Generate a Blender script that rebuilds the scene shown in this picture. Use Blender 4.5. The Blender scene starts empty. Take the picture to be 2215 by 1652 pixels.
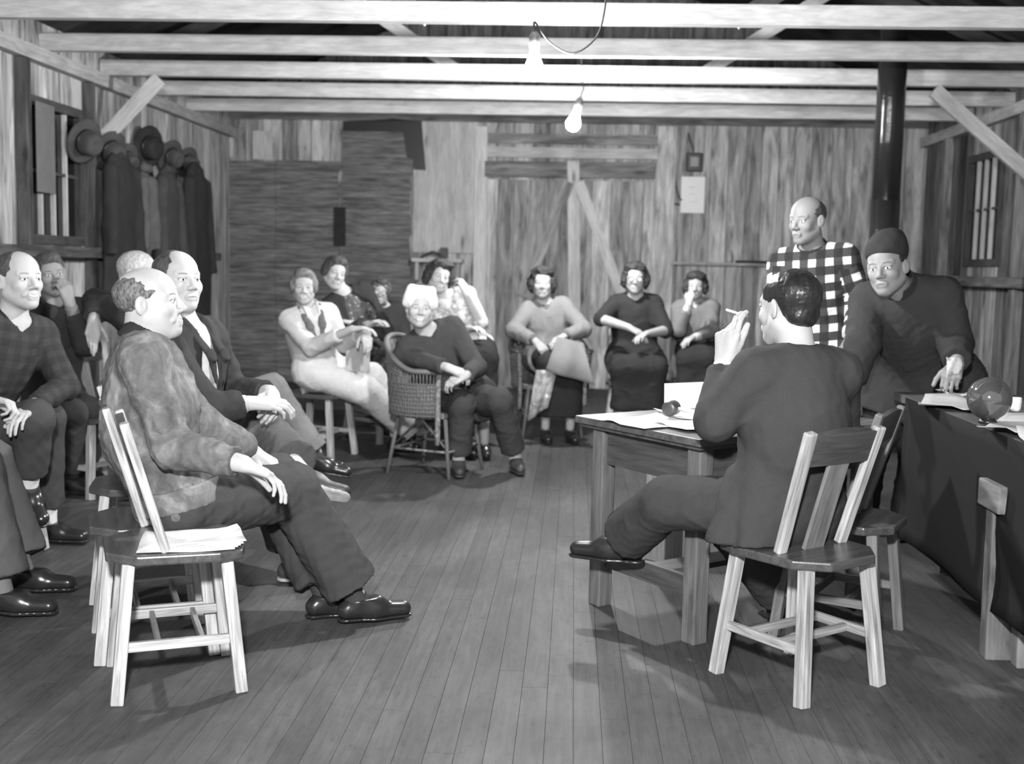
import bpy, math, random
import numpy as np
from mathutils import Vector, Matrix
random.seed(7); rng = np.random.default_rng(7)
sc = bpy.context.scene
col = sc.collection

# ------------------------------------------------------------------ camera
FPX, IW, IH = 2500.0, 2215, 1652
CAMZ = 1.34
_a, _p, _r = math.radians(2.95), math.radians(5.69), math.radians(1.2)
CP = np.array([0, 0, CAMZ])
CF = np.array([-math.sin(_a) * math.cos(_p), math.cos(_a) * math.cos(_p), -math.sin(_p)])
_R0 = np.array([math.cos(_a), math.sin(_a), 0.0]); _U0 = np.cross(_R0, CF)
CR = _R0 * math.cos(_r) + _U0 * math.sin(_r)
CU = -_R0 * math.sin(_r) + _U0 * math.cos(_r)
cam_d = bpy.data.cameras.new('camera'); cam = bpy.data.objects.new('camera', cam_d); col.objects.link(cam)
cam.matrix_world = Matrix(((CR[0], CU[0], -CF[0], 0), (CR[1], CU[1], -CF[1], 0), (CR[2], CU[2], -CF[2], CAMZ), (0, 0, 0, 1)))
cam_d.sensor_fit = 'HORIZONTAL'; cam_d.sensor_width = 36.0; cam_d.lens = 36.0 * FPX / IW
cam_d.clip_end = 100
cam_d.dof.use_dof = True; cam_d.dof.focus_distance = 3.8; cam_d.dof.aperture_fstop = 3.0
sc.camera = cam

# ------------------------------------------------------------------ world, lights, exposure
world = bpy.data.worlds.new('world'); sc.world = world; world.use_nodes = True
world.node_tree.nodes['Background'].inputs[0].default_value = (1, 1, 1, 1)
world.node_tree.nodes['Background'].inputs[1].default_value = 0.62
sc.view_settings.view_transform = 'Standard'; sc.view_settings.look = 'None'
sc.view_settings.exposure = 0.0; sc.view_settings.gamma = 1.0; sc.view_settings.use_curve_mapping = False
sc.cycles.use_denoising = True
sc.cycles.max_bounces = 8
BULB_W = (230.0, 240.0)
def point_light(name, loc, power, radius):
    d = bpy.data.lights.new(name, 'POINT'); d.energy = power; d.shadow_soft_size = radius
    o = bpy.data.objects.new(name, d); o.location = loc; col.objects.link(o); return o
point_light('camera_flash', (-0.12, -0.10, 2.0), 1300.0, 0.09)

def ray(px, py): return CF + CR * (px - IW / 2) / FPX - CU * (py - IH / 2) / FPX
def atY(px, py, Y): d = ray(px, py); return CP + d * (Y / d[1])
def atz(px, py, z): d = ray(px, py); return CP + d * ((z - CAMZ) / d[2])
def atX(px, py, X): d = ray(px, py); return CP + d * (X / d[0])
def unit(v): v = np.asarray(v, float); return v / (np.linalg.norm(v) + 1e-12)

# ------------------------------------------------------------------ tagging helpers
def tag(o, label=None, cat=None, group=None, kind=None):
    if label: o['label'] = label
    if cat: o['category'] = cat
    if group: o['group'] = group
    if kind: o['kind'] = kind
    return o
def empty(name, loc, label, cat, group=None, rz=0):
    o = bpy.data.objects.new(name, None); o.empty_display_size = .1
    o.location = loc; o.rotation_euler = (0, 0, rz); col.objects.link(o)
    return tag(o, label, cat, group)
def parent_keep(o, par):
    o.parent = par
    if par is not None and par.parent is None:
        o.matrix_parent_inverse = Matrix.LocRotScale(par.location, par.rotation_euler, None).inverted()
def copy_tree(o, loc, rz):
    c = o.copy(); col.objects.link(c); c.location = loc; c.rotation_euler = (0, 0, rz)
    for ch in list(o.children):
        k = ch.copy(); col.objects.link(k); k.parent = c
        for g in list(ch.children):
            q = g.copy(); col.objects.link(q); q.parent = k
    return c

# ------------------------------------------------------------------ materials
MATS = {}
def nodes_of(name, rough=.8, spec=.3):
    m = bpy.data.materials.new(name); m.use_nodes = True
    nt = m.node_tree; b = nt.nodes['Principled BSDF']
    b.inputs['Roughness'].default_value = rough
    b.inputs['Specular IOR Level'].default_value = spec
    return m, nt, b
def N(nt, t, **kw):
    n = nt.nodes.new(t)
    for k, v in kw.items():
        if k in ('operation', 'blend_type', 'data_type', 'attribute_name', 'feature', 'distance', 'wave_type', 'bands_direction', 'interpolation_type'): setattr(n, k, v)
        else: n.inputs[k].default_value = v
    return n
def coords(nt, attr=None, scale=(1, 1, 1)):
    mp = nt.nodes.new('ShaderNodeMapping'); mp.inputs['Scale'].default_value = scale
    if attr: a = N(nt, 'ShaderNodeAttribute', attribute_name=attr); nt.links.new(a.outputs['Vector'], mp.inputs[0])
    else: a = nt.nodes.new('ShaderNodeTexCoord'); nt.links.new(a.outputs['Object'], mp.inputs[0])
    return mp.outputs[0]
def ramp(nt, src, stops):
    r = nt.nodes.new('ShaderNodeValToRGB'); e = r.color_ramp.elements
    while len(e) < len(stops): e.new(.5)
    for i, (p, v) in enumerate(stops): e[i].position = p; e[i].color = (v, v, v, 1)
    nt.links.new(src, r.inputs[0]); return r.outputs[0]
def mix(nt, a, b, fac, mode='MIX'):
    m = nt.nodes.new('ShaderNodeMix'); m.data_type = 'RGBA'; m.blend_type = mode
    for s, i in ((fac, 0), (a, 6), (b, 7)):
        if isinstance(s, (int, float)): m.inputs[i].default_value = s if i == 0 else (s, s, s, 1)
        else: nt.links.new(s, m.inputs[i])
    return m.outputs[2]
def noise(nt, vec, scale, detail=4, rough=.55, dist=0.0):
    n = N(nt, 'ShaderNodeTexNoise', Scale=scale, Detail=detail, Roughness=rough, Distortion=dist); nt.links.new(vec, n.inputs['Vector']); return n.outputs['Fac']
def bump(nt, b, h, strength=.3, dist=.01):
    n = N(nt, 'ShaderNodeBump', Strength=strength, Distance=dist); nt.links.new(h, n.inputs['Height']); nt.links.new(n.outputs[0], b.inputs['Normal'])
def plain(name, v, rough=.8, spec=.3, var=.15, scale=12, bmp=.15, metal=0, sheen=0):
    if name in MATS: return MATS[name]
    m, nt, b = nodes_of(name, rough, spec)
    c = coords(nt); n = noise(nt, c, scale, 5)
    nt.links.new(ramp(nt, n, [(.25, v * (1 - var)), (.75, v * (1 + var))]), b.inputs['Base Color'])
    if bmp: bump(nt, b, noise(nt, c, scale * 6, 3), bmp, .004)
    b.inputs['Metallic'].default_value = metal
    if sheen: b.inputs['Sheen Weight'].default_value = sheen; b.inputs['Sheen Roughness'].default_value = .5
    MATS[name] = m; return m
def wood(name, lo, hi, rough=.55, spec=.35, sc_=60, knots=False, bmp=.25, streak=1.0):
    """grain runs along the bar: attribute gc = (along, side, depth)"""
    if name in MATS: return MATS[name]
    m, nt, b = nodes_of(name, rough, spec)
    v = coords(nt, 'gc', (1.2 * streak, sc_ / 6, sc_ / 6)); n = noise(nt, v, 3.0, 6, .62, .6)
    c = ramp(nt, n, [(.3, lo), (.72, hi)])
    v2 = coords(nt, 'gc', (3, sc_ * 1.6, sc_ * 1.6)); n2 = noise(nt, v2, 2.0, 3)
    c = mix(nt, c, ramp(nt, n2, [(.3, .72), (.7, 1.15)]), .7, 'MULTIPLY')
    if knots:
        v3 = coords(nt, 'gc', (1.6, 5.5, 5.5)); w = N(nt, 'ShaderNodeTexVoronoi', Scale=1.0); nt.links.new(v3, w.inputs['Vector'])
        c = mix(nt, c, ramp(nt, w.outputs['Distance'], [(.05, .25), (.16, 1.0)]), .75, 'MULTIPLY')
    t = N(nt, 'ShaderNodeAttribute', attribute_name='tone')
    c = mix(nt, c, t.outputs['Color'], 1.0, 'MULTIPLY')
    nt.links.new(c, b.inputs['Base Color'])
    bump(nt, b, n2, bmp, .002)
    MATS[name] = m; return m
def emit(name, v, s):
    m, nt, b = nodes_of(name); b.inputs['Base Color'].default_value = (v, v, v, 1)
    b.inputs['Emission Color'].default_value = (1, 1, 1, 1); b.inputs['Emission Strength'].default_value = s
    return m

# ------------------------------------------------------------------ mesh builder
class MB:
    def __init__(self): self.v = []; self.f = []; self.g = []; self.t = []; self.m = []
    def add(self, verts, faces, gc=None, tone=1.0, mi=0):
        o = len(self.v); self.v += [tuple(map(float, p)) for p in verts]; self.f += [tuple(i + o for i in f) for f in faces]
        if gc is None: gc = verts
        self.g += [tuple(map(float, p)) for p in gc]; self.t += [tone] * len(verts); self.m += [mi] * len(faces)
    def bar(self, a, b, w, d, side=None, tone=1.0, taper=1.0, off=None, mi=0):
        """box from a to b, width w along side, depth d"""
        a = np.asarray(a, float); b = np.asarray(b, float); u = unit(b - a); L = np.linalg.norm(b - a)
        if side is None: side = (1, 0, 0) if abs(u[0]) < .8 else (0, 1, 0)
        s = np.asarray(side, float); s = unit(s - u * (s @ u)); n = np.cross(u, s)
        if off is None: off = np.array([random.random() * 50, random.random() * 50, random.random() * 50])
        vs, gs = [], []
        for t, k in ((0, 1.0), (1, taper)):
            for i, j in ((-1, -1), (1, -1), (1, 1), (-1, 1)):
                vs.append((a if t == 0 else b) + s * i * w / 2 * k + n * j * d / 2 * k)
                gs.append(off + np.array([t * L, i * w / 2, j * d / 2]))
        self.add(vs, [(3, 2, 1, 0), (4, 5, 6, 7), (0, 1, 5, 4), (1, 2, 6, 5), (2, 3, 7, 6), (3, 0, 4, 7)], gs, tone, mi)
        return self
    def box(self, lo, hi, axis=0, tone=1.0, mi=0):
        lo = np.array(lo, float); hi = np.array(hi, float); c = (lo + hi) / 2; s = hi - lo
        e = np.eye(3); a = c - e[axis] * s[axis] / 2; b = c + e[axis] * s[axis] / 2
        o1 = (axis + 1) % 3; o2 = (axis + 2) % 3
        self.bar(a, b, s[o1], s[o2], e[o1], tone, mi=mi); return self
    def tube(self, pts, r, n=8, closed=False, caps=True, mi=0):
        pts = [np.asarray(p, float) for p in pts]; m = len(pts)
        rs = r if hasattr(r, '__len__') else [r] * m
        vs, fs, gs = [], [], []; prev = None; acc = 0
        for i, p in enumerate(pts):
            a = pts[(i - 1) % m] if (closed or i > 0) else p; b = pts[(i + 1) % m] if (closed or i < m - 1) else p
            u = unit(b - a)
            if prev is None: prev = np.array([1., 0, 0]) if abs(u[0]) < .8 else np.array([0, 1., 0])
            s = unit(prev - u * (prev @ u)); prev = s; t = np.cross(u, s)
            if i: acc += np.linalg.norm(p - pts[i - 1])
            for k in range(n):
                an = 2 * math.pi * k / n
                vs.append(p + (s * math.cos(an) + t * math.sin(an)) * rs[i]); gs.append((acc, math.cos(an) * rs[i], math.sin(an) * rs[i]))
        for i in range(m if closed else m - 1):
            for k in range(n):
                a0 = i * n + k; a1 = i * n + (k + 1) % n; j = (i + 1) % m
                fs.append((a0, a1, j * n + (k + 1) % n, j * n + k))
        if caps and not closed: fs.append(tuple(range(n - 1, -1, -1))); fs.append(tuple((m - 1) * n + k for k in range(n)))
        self.add(vs, fs, gs, 1.0, mi); return self
    def lathe(self, c, prof, n=24, axis=(0, 0, 1), mi=0):
        ax = unit(axis); s = unit(np.cross(ax, (1, 0, 0) if abs(ax[0]) < .8 else (0, 1, 0))); t = np.cross(ax, s); c = np.asarray(c, float)
        vs, fs = [], []
        for r, h in prof:
            for k in range(n):
                an = 2 * math.pi * k / n; vs.append(c + ax * h + (s * math.cos(an) + t * math.sin(an)) * max(r, 1e-4))
        for i in range(len(prof) - 1):
            for k in range(n): fs.append((i * n + k, i * n + (k + 1) % n, (i + 1) * n + (k + 1) % n, (i + 1) * n + k))
        fs.append(tuple(range(n - 1, -1, -1))); fs.append(tuple((len(prof) - 1) * n + k for k in range(n)))
        self.add(vs, fs, None, 1.0, mi); return self
    def prism(self, poly, z0, z1, tone=1.0, mi=0):
        n = len(poly); vs = [(x, y, z0) for x, y in poly] + [(x, y, z1) for x, y in poly]
        fs = [tuple(range(n - 1, -1, -1)), tuple(range(n, 2 * n))] + [(i, (i + 1) % n, n + (i + 1) % n, n + i) for i in range(n)]
        self.add(vs, fs, None, tone, mi); return self
    def sheet(self, P, thick=.002, mi=0):
        """P: grid (m,n,3) of points turned into a thin closed slab"""
        P = np.asarray(P, float); m, n = P.shape[:2]
        du = np.gradient(P, axis=0); dv = np.gradient(P, axis=1); nn = np.cross(du, dv); nn /= (np.linalg.norm(nn, axis=2, keepdims=True) + 1e-9)
        T = P + nn * thick / 2; B = P - nn * thick / 2
        vs = list(T.reshape(-1, 3)) + list(B.reshape(-1, 3)); K = m * n; fs = []
        for i in range(m - 1):
            for j in range(n - 1):
                a = i * n + j; fs.append((a, a + n, a + n + 1, a + 1)); fs.append((K + a, K + a + 1, K + a + n + 1, K + a + n))
        bd = [i * n for i in range(m)] + [(m - 1) * n + j for j in range(1, n)] + [i * n + n - 1 for i in range(m - 2, -1, -1)] + [j for j in range(n - 2, 0, -1)]
        for i in range(len(bd)):
            a, b = bd[i], bd[(i + 1) % len(bd)]; fs.append((b, a, K + a, K + b))
        self.add(vs, fs, None, 1.0, mi); return self
    def build(self, name, mats, parent=None, smooth=False, bevel=0, world_space=False):
        me = bpy.data.meshes.new(name); me.from_pydata(self.v, [], self.f)
        if not isinstance(mats, (list, tuple)): mats = [mats]
        for m in mats: me.materials.append(m)
        a = me.attributes.new('gc', 'FLOAT_VECTOR', 'POINT'); a.data.foreach_set('vector', np.array(self.g, np.float32).ravel())
        t = me.attributes.new('tone', 'FLOAT_COLOR', 'POINT'); tt = np.repeat(np.array(self.t, np.float32)[:, None], 4, 1); tt[:, 3] = 1
        t.data.foreach_set('color', tt.ravel())
        me.polygons.foreach_set('material_index', self.m)
        if smooth: me.polygons.foreach_set('use_smooth', [True] * len(self.f))
        me.update()
        o = bpy.data.objects.new(name, me); col.objects.link(o)
        if bevel:
            md = o.modifiers.new('bevel', 'BEVEL'); md.width = bevel; md.segments = 2; md.limit_method = 'ANGLE'; md.angle_limit = .6
        if parent is not None:
            if world_space: parent_keep(o, parent)
            else: o.parent = parent
        return o
def struct(name, mb, m, **kw):
    o = mb.build(name, m, **kw); o['kind'] = 'structure'; return o
# ------------------------------------------------------------------ materials used in the room
def floor_mat():
    m, nt, b = nodes_of('floor_boards', .62, .22)
    n = noise(nt, coords(nt, 'gc', (1.0, 16, 16)), 3.0, 6, .62, .6)
    c = ramp(nt, n, [(.3, .058), (.75, .092)])
    blot = noise(nt, coords(nt, None, (1, .45, 1)), 1.6, 7, .68, .4)
    c = mix(nt, c, ramp(nt, blot, [(.30, .50), (.5, .95), (.70, 1.6)]), .9, 'MULTIPLY')
    sp = noise(nt, coords(nt, None, (3, 1.2, 1)), 14, 4, .7)
    c = mix(nt, c, ramp(nt, sp, [(.28, .5), (.42, 1.0), (.7, 1.12)]), .7, 'MULTIPLY')
    t = N(nt, 'ShaderNodeAttribute', attribute_name='tone'); c = mix(nt, c, t.outputs['Color'], 1.0, 'MULTIPLY')
    nt.links.new(c, b.inputs['Base Color']); bump(nt, b, sp, .12, .002)
    return m
M_FLOOR = floor_mat()
M_BOARD = wood('rough_boards', .14, .66, .9, .1, 26, knots=True, streak=.5)
M_BOARD_L = wood('pale_boards', .40, .62, .9, .1, 20, knots=True, streak=.5)
M_BEAM = wood('beam_wood', .42, .66, .85, .15, 16, streak=.7)
M_DARKW = wood('dark_timber', .05, .10, .9, .1, 20)
M_OAK = wood('light_oak', .17, .62, .42, .4, 95, bmp=.35)
M_OAKD = wood('varnished_oak', .045, .10, .28, .6, 70, bmp=.12)
M_TABLE = wood('table_oak', .06, .15, .4, .5, 60)
M_ROOF = wood('roof_boards', .03, .06, .95, .05, 12)
M_BLACK = plain('black_paint', .02, .35, .5, .1)
M_PIPE = plain('stovepipe_black', .02, .13, .8, .2, 8, .05)
M_PAPER = plain('white_paper', .80, .8, .2, .03, 6, .05)
M_PAPER2 = plain('newsprint', .45, .85, .2, .25, 5, .1)
M_GREY = plain('grey_shade_cloth', .16, .8, .2, .1)
M_FELT = plain('dark_felt', .035, .95, .1, .3, 9)
M_FELT2 = plain('grey_felt', .075, .95, .1, .3, 9)
M_COAT = plain('coat_black', .035, .9, .2, .2)
M_COAT2 = plain('coat_grey', .11, .9, .2, .2)
M_COAT3 = plain('coat_charcoal', .06, .9, .2, .2)
def panel_mat():
    m, nt, b = nodes_of('streaky_panel', .9, .1)
    c = coords(nt, None, (1.2, 1.2, 14)); n = noise(nt, c, 2.2, 6, .65, .4)
    c2 = coords(nt, None, (4, 4, 60)); n2 = noise(nt, c2, 1.5, 4)
    k = mix(nt, ramp(nt, n, [(.35, .10), (.60, .22), (.8, .42)]), ramp(nt, n2, [(.3, .55), (.7, 1.3)]), .8, 'MULTIPLY')
    nt.links.new(k, b.inputs['Base Color']); bump(nt, b, n2, .6, .01); return m
M_PANEL = panel_mat()

def pipe_mat():
    m, nt, b = nodes_of('pipe_steel', .16, .9); b.inputs['Base Color'].default_value = (.02, .02, .02, 1)
    n = noise(nt, coords(nt, None, (.05, .05, 1)), 260, 2); bump(nt, b, n, .30, .006); return m
M_PIPE = pipe_mat()
# ------------------------------------------------------------------ room shell
XL, XR, YB = -3.85, 3.75, 12.8
BZ = 2.80                      # underside of the tie beams
fl = MB(); x = XL - .3
while x < XR + .3:
    w = .082; y = -2.0 + random.uniform(-2, 0)
    while y < YB + .1:
        L = random.uniform(2.2, 4.2)
        fl.bar((x + w / 2, y, -.012), (x + w / 2, y + L - .002, -.012), w - .0013, .024, (1, 0, 0), random.uniform(.90, 1.10)); y += L
    x += w
struct('floor', fl, M_FLOOR)
MB().box((XL - .4, -2.2, -.07), (XR + .4, YB + .3, -.026)).build('floor_base', M_DARKW)['kind'] = 'structure'
def boards(mb, axis, fixed, a, b, z0, z1, w=.19, th=.025, tlo=.65, thi=1.25):
    x = a
    while x < b - .02:
        ww = min(w * random.uniform(.8, 1.2), b - x)
        j = random.uniform(-.004, .004)
        if axis == 0: mb.bar((x + ww / 2, fixed + j, z0), (x + ww / 2, fixed + j, z1), ww - .006, th, (1, 0, 0), random.uniform(tlo, thi))
        else: mb.bar((fixed + j, x + ww / 2, z0), (fixed + j, x + ww / 2, z1), ww - .006, th, (0, 1, 0), random.uniform(tlo, thi))
        x += ww
wb = MB(); boards(wb, 0, YB, XL, XR, 0, 3.1); wb.box((XL, YB + .02, 0), (XR, YB + .06, 4.9), 0, .3)
struct('wall_back', wb, M_BOARD)
def wx(px, py=400): return atY(px, py, YB)[0]
def wz(px, py): return atY(px, py, YB)[2]
# left wall with a window opening (boards around it)
LWY0, LWY1 = 8.0, 8.82
wl = MB(); boards(wl, 1, XL, 2.0, LWY0, 0, 3.0); boards(wl, 1, XL, LWY1, YB, 0, 3.0)
boards(wl, 1, XL, LWY0, LWY1, 0, 1.50); boards(wl, 1, XL, LWY0, LWY1, 2.40, 3.0)
wl.box((XL - .08, 2.0, 0), (XL - .05, YB, 1.5), 1, .25); wl.box((XL - .08, 2, 2.4), (XL - .05, YB, 3.0), 1, .25)
wl.box((XL - .08, 2.0, 1.5), (XL - .05, LWY0, 2.4), 1, .25); wl.box((XL - .08, LWY1, 1.5), (XL - .05, YB, 2.4), 1, .25)
struct('wall_left', wl, M_BOARD)
RWY0, RWY1 = 10.5, 11.3
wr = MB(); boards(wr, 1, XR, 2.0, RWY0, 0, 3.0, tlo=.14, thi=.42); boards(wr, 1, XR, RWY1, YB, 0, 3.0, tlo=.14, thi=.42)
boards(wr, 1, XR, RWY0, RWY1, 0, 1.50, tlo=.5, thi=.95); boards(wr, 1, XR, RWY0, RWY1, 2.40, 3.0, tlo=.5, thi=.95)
wr.box((XR + .05, 2.0, 0), (XR + .08, YB, 1.5), 1, .25); wr.box((XR + .05, 2, 2.4), (XR + .08, YB, 3.0), 1, .25)
wr.box((XR + .05, 2.0, 1.5), (XR + .08, RWY0, 2.4), 1, .25); wr.box((XR + .05, RWY1, 1.5), (XR + .08, YB, 2.4), 1, .25)
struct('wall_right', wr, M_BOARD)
# windows
M_NIGHT = plain('night_pane', .012, .08, .6, .1, 2, 0)
def window(name, X, y0, y1, z0, z1, nb, sgn, fm, label=None):
    f = MB(); f.box((X - .03, y0 - .06, z0 - .07), (X + .03, y1 + .06, z0), 1); f.box((X - .03, y0 - .06, z1), (X + .03, y1 + .06, z1 + .07), 1)
    f.box((X - .03, y0 - .06, z0), (X + .03, y0, z1), 2); f.box((X - .03, y1, z0), (X + .03, y1 + .06, z1), 2)
    o = struct(name, f, fm, bevel=.003)
    for i in range(nb):
        y = y0 + (y1 - y0) * (i + 1) / (nb + 1); MB().box((X - .02, y - .014, z0), (X + .01, y + .014, z1), 2).build('mullion', M_BEAM, o)
    MB().box((X - .018, y0, (z0 + z1) / 2 - .012), (X + .008, y1, (z0 + z1) / 2 + .012), 1).build('mullion', fm, o)
    MB().box((X + sgn * .025 - .003, y0, z0), (X + sgn * .025 + .003, y1, z1), 1).build('pane', M_NIGHT, o)
window('window_1', XL + .01, LWY0, LWY1, 1.5, 2.4, 3, -1, M_DARKW)
window('window_2', XR - .01, RWY0, RWY1, 1.5, 2.4, 3, 1, M_DARKW)
# roof above the tie beams
RZ = 3.02; ridge = 4.75
for nm, xs_ in (('ceiling', XL - .3),):
    rf = MB()
    for sgn, xe in ((-1, XL - .3), (1, XR + .3)):
        y = 1.0
        while y < YB + .1:
            rf.bar((xe, y, RZ), (0, y, ridge), .24, .03, (0, 1, 0), random.uniform(.6, 1.2)); y += .245
    struct('ceiling', rf, M_ROOF)
gb = MB()
x = XL
while x < XR:
    h = RZ + (ridge - RZ) * (1 - abs(x + .1) / 4.15); gb.bar((x + .1, YB + .0, 3.08), (x + .1, YB, max(h, 3.12)), .19, .025, (1, 0, 0), .5); x += .2
struct('wall_gable', gb, M_BOARD)
# tie beams (joists) across the room, each of its own
k = 0
for Y in (5.0, 6.05, 7.10, 8.20, 9.26, 10.30, 11.34):
    b = MB().bar((XL + .015, Y + .04, BZ + .06), (XR - .015, Y + .04, BZ + .06 + random.uniform(-.006, .006)), .08, .122, (0, 1, 0))
    k += 1; o = b.build('trim_%d' % k, M_BEAM, bevel=.004); o['kind'] = 'structure'
for Y in (5.6, 7.7, 9.8):
    for s in (-1, 1):
        k += 1; o = MB().bar((s * 3.9, Y, RZ - .04), (0, Y, ridge - .1), .045, .10, (0, 1, 0)).build('trim_%d' % k, M_DARKW); o['kind'] = 'structure'
        k += 1; o = MB().bar((s * 1.0, Y + .06, BZ + .15), (s * 2.2, Y + .06, RZ + .72), .045, .10, (0, 1, 0)).build('trim_%d' % k, M_BEAM); o['kind'] = 'structure'
# wall plates
for X, s in ((XL + .05, 1), (XR - .05, -1)):
    k += 1; o = MB().box((X - .045, 2.0, 2.695), (X + .045, YB - .03, 2.795), 1, .7).build('trim_%d' % k, M_BEAM); o['kind'] = 'structure'
# back ledger
k += 1; o = MB().box((wx(430), YB - .06, 2.90), (XR - .02, YB - .018, 3.02), 0, .55).build('trim_%d' % k, M_BOARD); o['kind'] = 'structure'
# left wall posts and rails
for y, w in ((7.86, .08), (8.95, .06), (7.0, .12)):
    k += 1; o = MB().box((XL + .02, y - w / 2, 0), (XL + .10, y + w / 2, 2.69), 2, .22).build('trim_%d' % k, M_BOARD, bevel=.004); o['kind'] = 'structure'
k += 1; o = MB().box((XL + .10, 5.0, 1.34), (XL + .16, 12.0, 1.42), 1, .28).build('trim_%d' % k, M_BOARD, bevel=.004); o['kind'] = 'structure'
# right wall posts and rail
for y, w in ((9.9, .12), (11.9, .10)):
    k += 1; o = MB().box((XR - .10, y - w / 2, 0), (XR - .02, y + w / 2, 2.70), 2, .5).build('trim_%d' % k, M_BOARD, bevel=.004); o['kind'] = 'structure'
k += 1; o = MB().box((XR - .16, 4.0, 1.25), (XR - .10, 12.2, 1.34), 1, .35).build('trim_%d' % k, M_BOARD, bevel=.004); o['kind'] = 'structure'
# knee braces to the third visible tie beam
def brace(p0, p1, nm):
    o = MB().bar(p0, p1, .05, .11, (0, 1, 0)).build(nm, M_BEAM, bevel=.004); o['kind'] = 'structure'
k += 1; brace(atY(345, 170, 9.2), atY(225, 300, 9.2), 'trim_%d' % k)
k += 1; brace(atY(2020, 195, 9.2), atY(2240, 390, 9.2), 'trim_%d' % k)

# ------------------------------------------------------------------ fittings on the back wall
yb = YB - .02
def wbox(px0, py0, px1, py1, th=.03, off=0, axis=0, tone=1.0, mb=None):
    """box on the back wall between two picture points"""
    c0 = atY(px0, py0, YB - off); c1 = atY(px1, py1, YB - off)
    mb = mb or MB(); z0, z1 = sorted((c0[2], c1[2])); x0, x1 = sorted((c0[0], c1[0]))
    return mb.box((x0, YB - .014 - off - th, max(z0, 0.01)), (x1, YB - .014 - off, z1), axis, tone)
# pale board strip left of the door
o = wbox(897, 262, 1032, 548, .02, .006, 2, 1.0); o = o.build('pale_plank_panel', M_BOARD_L)
tag(o, 'pale bright plank panel on the back wall just left of the big door', 'wall panel')
# streaky panels
def panel(px0, py0, px1, off, label):
    c0 = atY(px0, py0, YB); c1 = atY(px1, py0, YB); m, n = 40, 12
    zs = np.linspace(.02, c0[2], m); xs = np.linspace(c0[0], c1[0], n)
    P = np.zeros((m, n, 3)); P[..., 0] = xs[None]; P[..., 2] = zs[:, None]
    P[:, 0, 0] += rng.normal(0, .012, m); P[:, -1, 0] += rng.normal(0, .018, m)
    P[..., 1] = YB - .03 - off + .006 * np.sin(zs[:, None] * 9 + xs[None] * 3)
    o = MB().sheet(P, .012).build('streaky_wall_covering', M_PANEL)
    tag(o, label, 'wall covering', 'dark streaky wall coverings on the back wall')
panel(470, 347, 604, 0, 'dark streaky wall covering strip next to the hanging coats, leftmost strip')
panel(600, 347, 738, .016, 'dark streaky wall covering strip between two others, with pale boards above it')
panel(742, 272, 893, .032, 'taller dark streaky wall covering strip reaching up to the black torn paper')
tp = MB()
pts = [(742, 262), (800, 260), (850, 256), (912, 262), (916, 310), (921, 368), (896, 366), (893, 345), (880, 340), (872, 285), (742, 284)]
pp = [atY(a, b, YB - .075) for a, b in pts]; n_ = len(pp)
tp.add([(p[0], YB - .075, p[2]) for p in pp] + [(p[0], YB - .067, p[2]) for p in pp], [tuple(range(n_)), tuple(range(2 * n_ - 1, n_ - 1, -1))] + [(i, n_ + i, n_ + (i + 1) % n_, (i + 1) % n_) for i in range(n_)])
tag(tp.build('torn_tar_paper', M_BLACK), 'black torn tar paper hanging at the upper corner of the tall streaky panel', 'paper')
MBk = MB(); wbox(724, 448, 748, 532, .02, .05, 2, .5, MBk); tag(MBk.build('dark_strip', M_FELT), 'short dark vertical strip where two streaky panels meet', 'strip')
# bright board patches
wbox(486, 283, 507, 340, .012, 0, 2).build('trim_31', M_BOARD_L)['kind'] = 'structure'
wbox(548, 283, 590, 345, .012, 0, 2).build('trim_32', M_BOARD_L)['kind'] = 'structure'
# big plank door
db = MB(); c0 = atY(1046, 388, YB); c1 = atY(1424, 388, YB); x = c0[0]
while x < c1[0] - .03:
    w = min(random.uniform(.13, .21), c1[0] - x); db.bar((x + w / 2, YB - .04, .02), (x + w / 2, YB - .04, c0[2]), w - .008, .03, (1, 0, 0), random.uniform(.6, 1.25)); x += w
door = struct('door_1', db, M_BOARD)
def dpart(nm, p0, p1, w, tone=1.0, off=.07, m=M_BOARD):
    a = atY(p0[0], p0[1], YB); b = atY(p1[0], p1[1], YB); a[1] = b[1] = YB - off
    o = MB().bar(a, b, w, .03, (1, 0, 0) if abs(a[0] - b[0]) < abs(a[2] - b[2]) else (0, 0, 1), tone).build(nm, m, door); return o
dpart('top_rail', (1050, 366), (1415, 370), .17, .55)
dpart('centre_batten', (1240, 350), (1243, 700), .13, 1.1, .071, M_BOARD_L)
dpart('diagonal_brace', (1232, 395), (1130, 640), .12, .75, .078)
dpart('diagonal_brace', (1252, 395), (1345, 640), .11, 1.15, .078, M_BOARD_L)
for nm, a in (('trim_33', (1030, 275, 1046, 842)), ('trim_34', (1424, 275, 1444, 842))):
    wbox(*a, .06, 0, 2, 1.25).build(nm, M_BOARD_L if nm == 'trim_33' else M_BOARD)['kind'] = 'structure'
wbox(1046, 318, 1424, 346, .05, 0, 0, 1.0).build('trim_35', M_BOARD_L)['kind'] = 'structure'
wbox(1046, 288, 1424, 316, .03, 0, 0, .6).build('trim_36', M_BOARD)['kind'] = 'structure'
# rail right of the door
a = atY(1447, 566, YB); b = atY(1900, 573, YB)
MB().box((a[0], YB - .09, a[2] - .03), (b[0], YB - .015, a[2] + .0), 0, .9).build('trim_37', M_BOARD)['kind'] = 'structure'
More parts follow.
